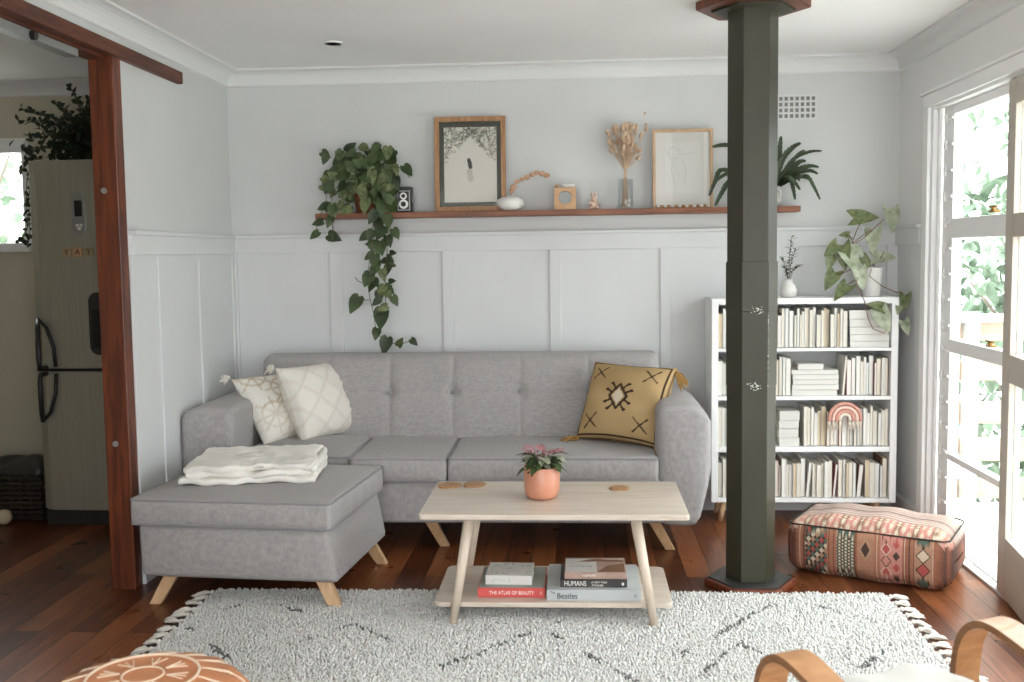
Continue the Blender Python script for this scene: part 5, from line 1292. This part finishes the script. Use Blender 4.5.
MB().box(FX0 + 0.01, FX1 - 0.01, -0.36, -0.335, 0.0, 0.078).build('kick_plate', M['darkplastic'], t, bevel=0.004)
MB().box(FX0 + 0.004, FX1 - 0.004, -0.372, -0.336, 0.8105, 0.8245).build('door_gap_strip', M['black'], t)
for sg, zs in ((1, 0.835), (-1, 0.800)):
    hd = MB().tube([(-2.765, -0.395, zs + sg * 0.245), (-2.745, -0.440, zs + sg * 0.20), (-2.735, -0.462, zs + sg * 0.12), (-2.732, -0.468, zs + sg * 0.04), (-2.732, -0.462, zs), (-2.732, -0.40, zs)], [0.012, 0.013, 0.013, 0.013, 0.012, 0.012], 10).build('handle', M['darkplastic'], t, smooth=True)
    MB().tube([(-2.768, -0.392, zs + sg * 0.25), (-2.722, -0.396, zs + sg * 0.20), (-2.688, -0.398, zs + sg * 0.10), (-2.682, -0.398, zs + sg * 0.0)], [0.006, 0.010, 0.010, 0.010], 8).build('handle_arc', M['darkplastic'], hd, smooth=True)  # second dark arc lying on the door, right of the handle
p_ = MB().prism(roundrect(-2.556, -2.486, 1.508, 1.722, 0.033), 'y', -0.402, -0.39).build('control_panel', M['greyplastic'], t, bevel=0.003)
MB().box(-2.541, -2.503, -0.404, -0.4015, 1.60, 1.68).build('display', M['black'], p_)
for x, z in ((-2.531, 1.555), (-2.511, 1.555), (-2.521, 1.538)): MB().tube([(x, -0.402, z), (x, -0.406, z)], 0.008, 12).build('button', M['whitecer'], p_)
p_ = MB().prism(roundrect(-2.492, -2.36, 0.895, 1.215, 0.045), 'y', -0.408, -0.392).build('water_dispenser', M['darkplastic'], t, bevel=0.004)
MB().box(-2.475, -2.38, -0.4095, -0.408, 0.93, 1.13).build('dispenser_recess', M['black'], p_)
for i, (x, ch, lab) in enumerate(((-2.592, 'Y', 'left-hand wooden letter Y tile magnet on the fridge door'), (-2.535, 'A', 'wooden letter A tile magnet on the fridge door'), (-2.478, 'Y', 'right-hand wooden letter Y tile magnet, half hidden by the timber post'))):
    m_ = thing('letter_magnet', lab, 'magnet', (x, -0.398, 1.42), 0, 'letter tiles on the fridge')
    MB().box(x - 0.024, x + 0.024, -0.405, -0.3965, 1.396, 1.444).build('tile', M['tile'] if i != 1 else M['ply'], m_, bevel=0.002)
    text(ch, 0.042, T(x, -0.4055, 1.419) @ FRONT, M['ink'], m_)
t = thing('potted_plant', 'bushy dark small-leaved plant on top of the fridge, trailing down its left side', 'plant', (-2.55, -0.12, 1.885))
MB().lathe([(0, 0), (0.075, 0), (0.095, 0.13), (0.10, 0.14), (0.09, 0.14), (0.085, 0.11), (0, 0.11)], (-2.52, -0.14, 1.8855), 24).build('pot', M['darkplastic'], t, smooth=True)
rr = random.Random(44); bs = MB(); bl = MB()
def sprig(b, bl, pts, n_, L, rr, w_=0.7):
    pts = [V(p) for p in pts]; b.tube(pts, 0.0022, 5); k_ = len(pts) - 1
    for i in range(n_):
        f = (i + 0.5) / n_ * k_; q = min(int(f), k_ - 1); p = pts[q].lerp(pts[q + 1], f - q); bl.leaf(p, (rr.uniform(-1, 1), rr.uniform(-1, 0.6), rr.uniform(-0.4, 1)), L * rr.uniform(0.7, 1.3), L * w_, 'oval', up=(rr.uniform(-.5, .5), -1, 0.5))
pk = V((-2.54, -0.14, 2.0))
for tp in [(-2.632, -0.200, 2.283), (-2.612, -0.200, 2.252), (-2.722, -0.200, 2.198), (-2.692, -0.200, 2.161), (-2.907, -0.200, 2.176), (-2.838, -0.250, 2.147), (-2.926, -0.200, 2.115), (-2.803, -0.250, 2.106), (-2.529, -0.200, 2.209), (-2.528, -0.250, 2.161), (-2.754, -0.300, 2.023), (-2.835, -0.300, 1.999), (-2.735, -0.250, 2.079), (-2.612, -0.300, 2.106), (-2.539, -0.300, 2.094)]:
    tp = V(tp); md = pk.lerp(tp, 0.55) + V((0, -0.02, 0.03)); sprig(bs, bl, [pk, md, tp], 22, 0.030, rr)
for i in range(1000):
    bl.leaf((-2.55 + rr.gauss(0, 0.10), -0.2 + rr.gauss(0, 0.07), 1.895 + abs(rr.gauss(0.08, 0.07))), (rr.uniform(-1, 1), rr.uniform(-1, 0.5), rr.uniform(-1, 1)), rr.uniform(0.03, 0.05), 0.026, 'oval')
for pts in ([pk, (-2.811, -0.300, 1.948), (-2.821, -0.330, 1.869), (-2.854, -0.330, 1.834)], [pk, (-2.790, -0.300, 1.947), (-2.819, -0.330, 1.793), (-2.832, -0.330, 1.666), (-2.826, -0.330, 1.563), (-2.852, -0.330, 1.487), (-2.885, -0.330, 1.472)], [pk, (-2.800, -0.300, 1.957), (-2.820, -0.320, 1.691), (-2.824, -0.320, 1.512), (-2.843, -0.320, 1.446)]):
    sprig(bs, bl, pts, 30, 0.030, rr)
bs.build('stems', M['stem'], t); bl.build('foliage', M['leafk'], t)

# dark basket on the kitchen floor
t = thing('wicker_basket', 'dark open wicker basket on the kitchen floor left of the fridge', 'basket', (-3.08, -0.10, 0))
b = MB(); x0, x1, y0, y1 = -3.30, -2.86, -0.28, 0.08
for i in range(9):
    z = 0.02 + i * 0.026; e = 0.0 + 0.01 * (i % 2)
    b.tube([(x0 - e, y0 - e, z), (x1 + e, y0 - e, z), (x1 + e, y1 + e, z), (x0 - e, y1 + e, z), (x0 - e, y0 - e, z)], 0.010, 6, cap=False)
for i in range(9):
    x = x0 + (x1 - x0) * i / 8; b.tube([(x, y0, 0.01), (x, y0, 0.25)], 0.007, 6); b.tube([(x, y1, 0.01), (x, y1, 0.25)], 0.007, 6)
for i in range(7):
    y = y0 + (y1 - y0) * i / 6; b.tube([(x0, y, 0.01), (x0, y, 0.25)], 0.007, 6); b.tube([(x1, y, 0.01), (x1, y, 0.25)], 0.007, 6)
b.box(x0, x1, y0, y1, 0.004, 0.014); b.build('woven_body', M['wicker'], t, smooth=False)
MB().softbox((-3.06, -0.11, 0.245), (0.40, 0.30, 0.10), 0.045, (14, 12, 3), deform=lambda p, u: V((p.x, p.y, p.z + 0.03 * math.sin(p.x * 19) * math.cos(p.y * 15)))).build('bundled_cloth', M['darkplastic'], thing('bundled_cloth', 'crumpled dark cloth heaped in the wicker basket', 'cloth', (-3.06, -0.11, 0.2)), smooth=True)
b = MB().ball((-3.02, -0.365, 0.042), 0.042, 16, 10, sq=(1, 1, 0.95)); o = b.build('round_gourd', M['papert'], origin=(-3.02, -0.365, 0), smooth=True); tag(o, 'small pale round gourd-like object in front of the dark basket', 'vegetable')

# LIGHT
w = bpy.data.worlds.new('daylight'); sc.world = w; w.use_nodes = True
nt = w.node_tree; bg = nt.nodes['Background']; bg.inputs['Color'].default_value = (0.92, 0.95, 1.0, 1)
# overcast sky: three times brighter overhead than at the horizon
tc = N(nt, 'ShaderNodeTexCoord'); sx = N(nt, 'ShaderNodeSeparateXYZ'); nt.links.new(tc.outputs['Generated'], sx.inputs[0])
mr = N(nt, 'ShaderNodeMapRange'); mr.inputs['From Min'].default_value = 0; mr.inputs['From Max'].default_value = 1; mr.inputs['To Min'].default_value = 5.6; mr.inputs['To Max'].default_value = 16.8
nt.links.new(sx.outputs['Z'], mr.inputs['Value']); nt.links.new(mr.outputs['Result'], bg.inputs['Strength'])
def portal(name, loc, rot, sx, sy):
    l = bpy.data.lights.new(name, 'AREA'); l.shape = 'RECTANGLE'; l.size = sx; l.size_y = sy; l.cycles.is_portal = True
    o = bpy.data.objects.new(name, l); COL.objects.link(o); o.location = loc; o.rotation_euler = rot
portal('door_daylight', (XR + 0.13, -1.9, 1.03), (0, PI / 2, 0), 2.05, 2.8)
portal('rear_opening_daylight', (-0.94, YB - 0.12, 1.165), (-PI / 2, 0, PI), 1.62, 2.17)
portal('rear_opening_daylight', (0.745, YB - 0.12, 1.165), (-PI / 2, 0, PI), 1.63, 2.17)
portal('kitchen_window_daylight', (-3.53, 0.29, 1.745), (-PI / 2, 0, 0), 0.95, 0.57)
sc.cycles.max_bounces = 8; sc.cycles.diffuse_bounces = 5; sc.cycles.transparent_max_bounces = 12
sc.cycles.use_denoising = True; sc.cycles.sample_clamp_indirect = 8
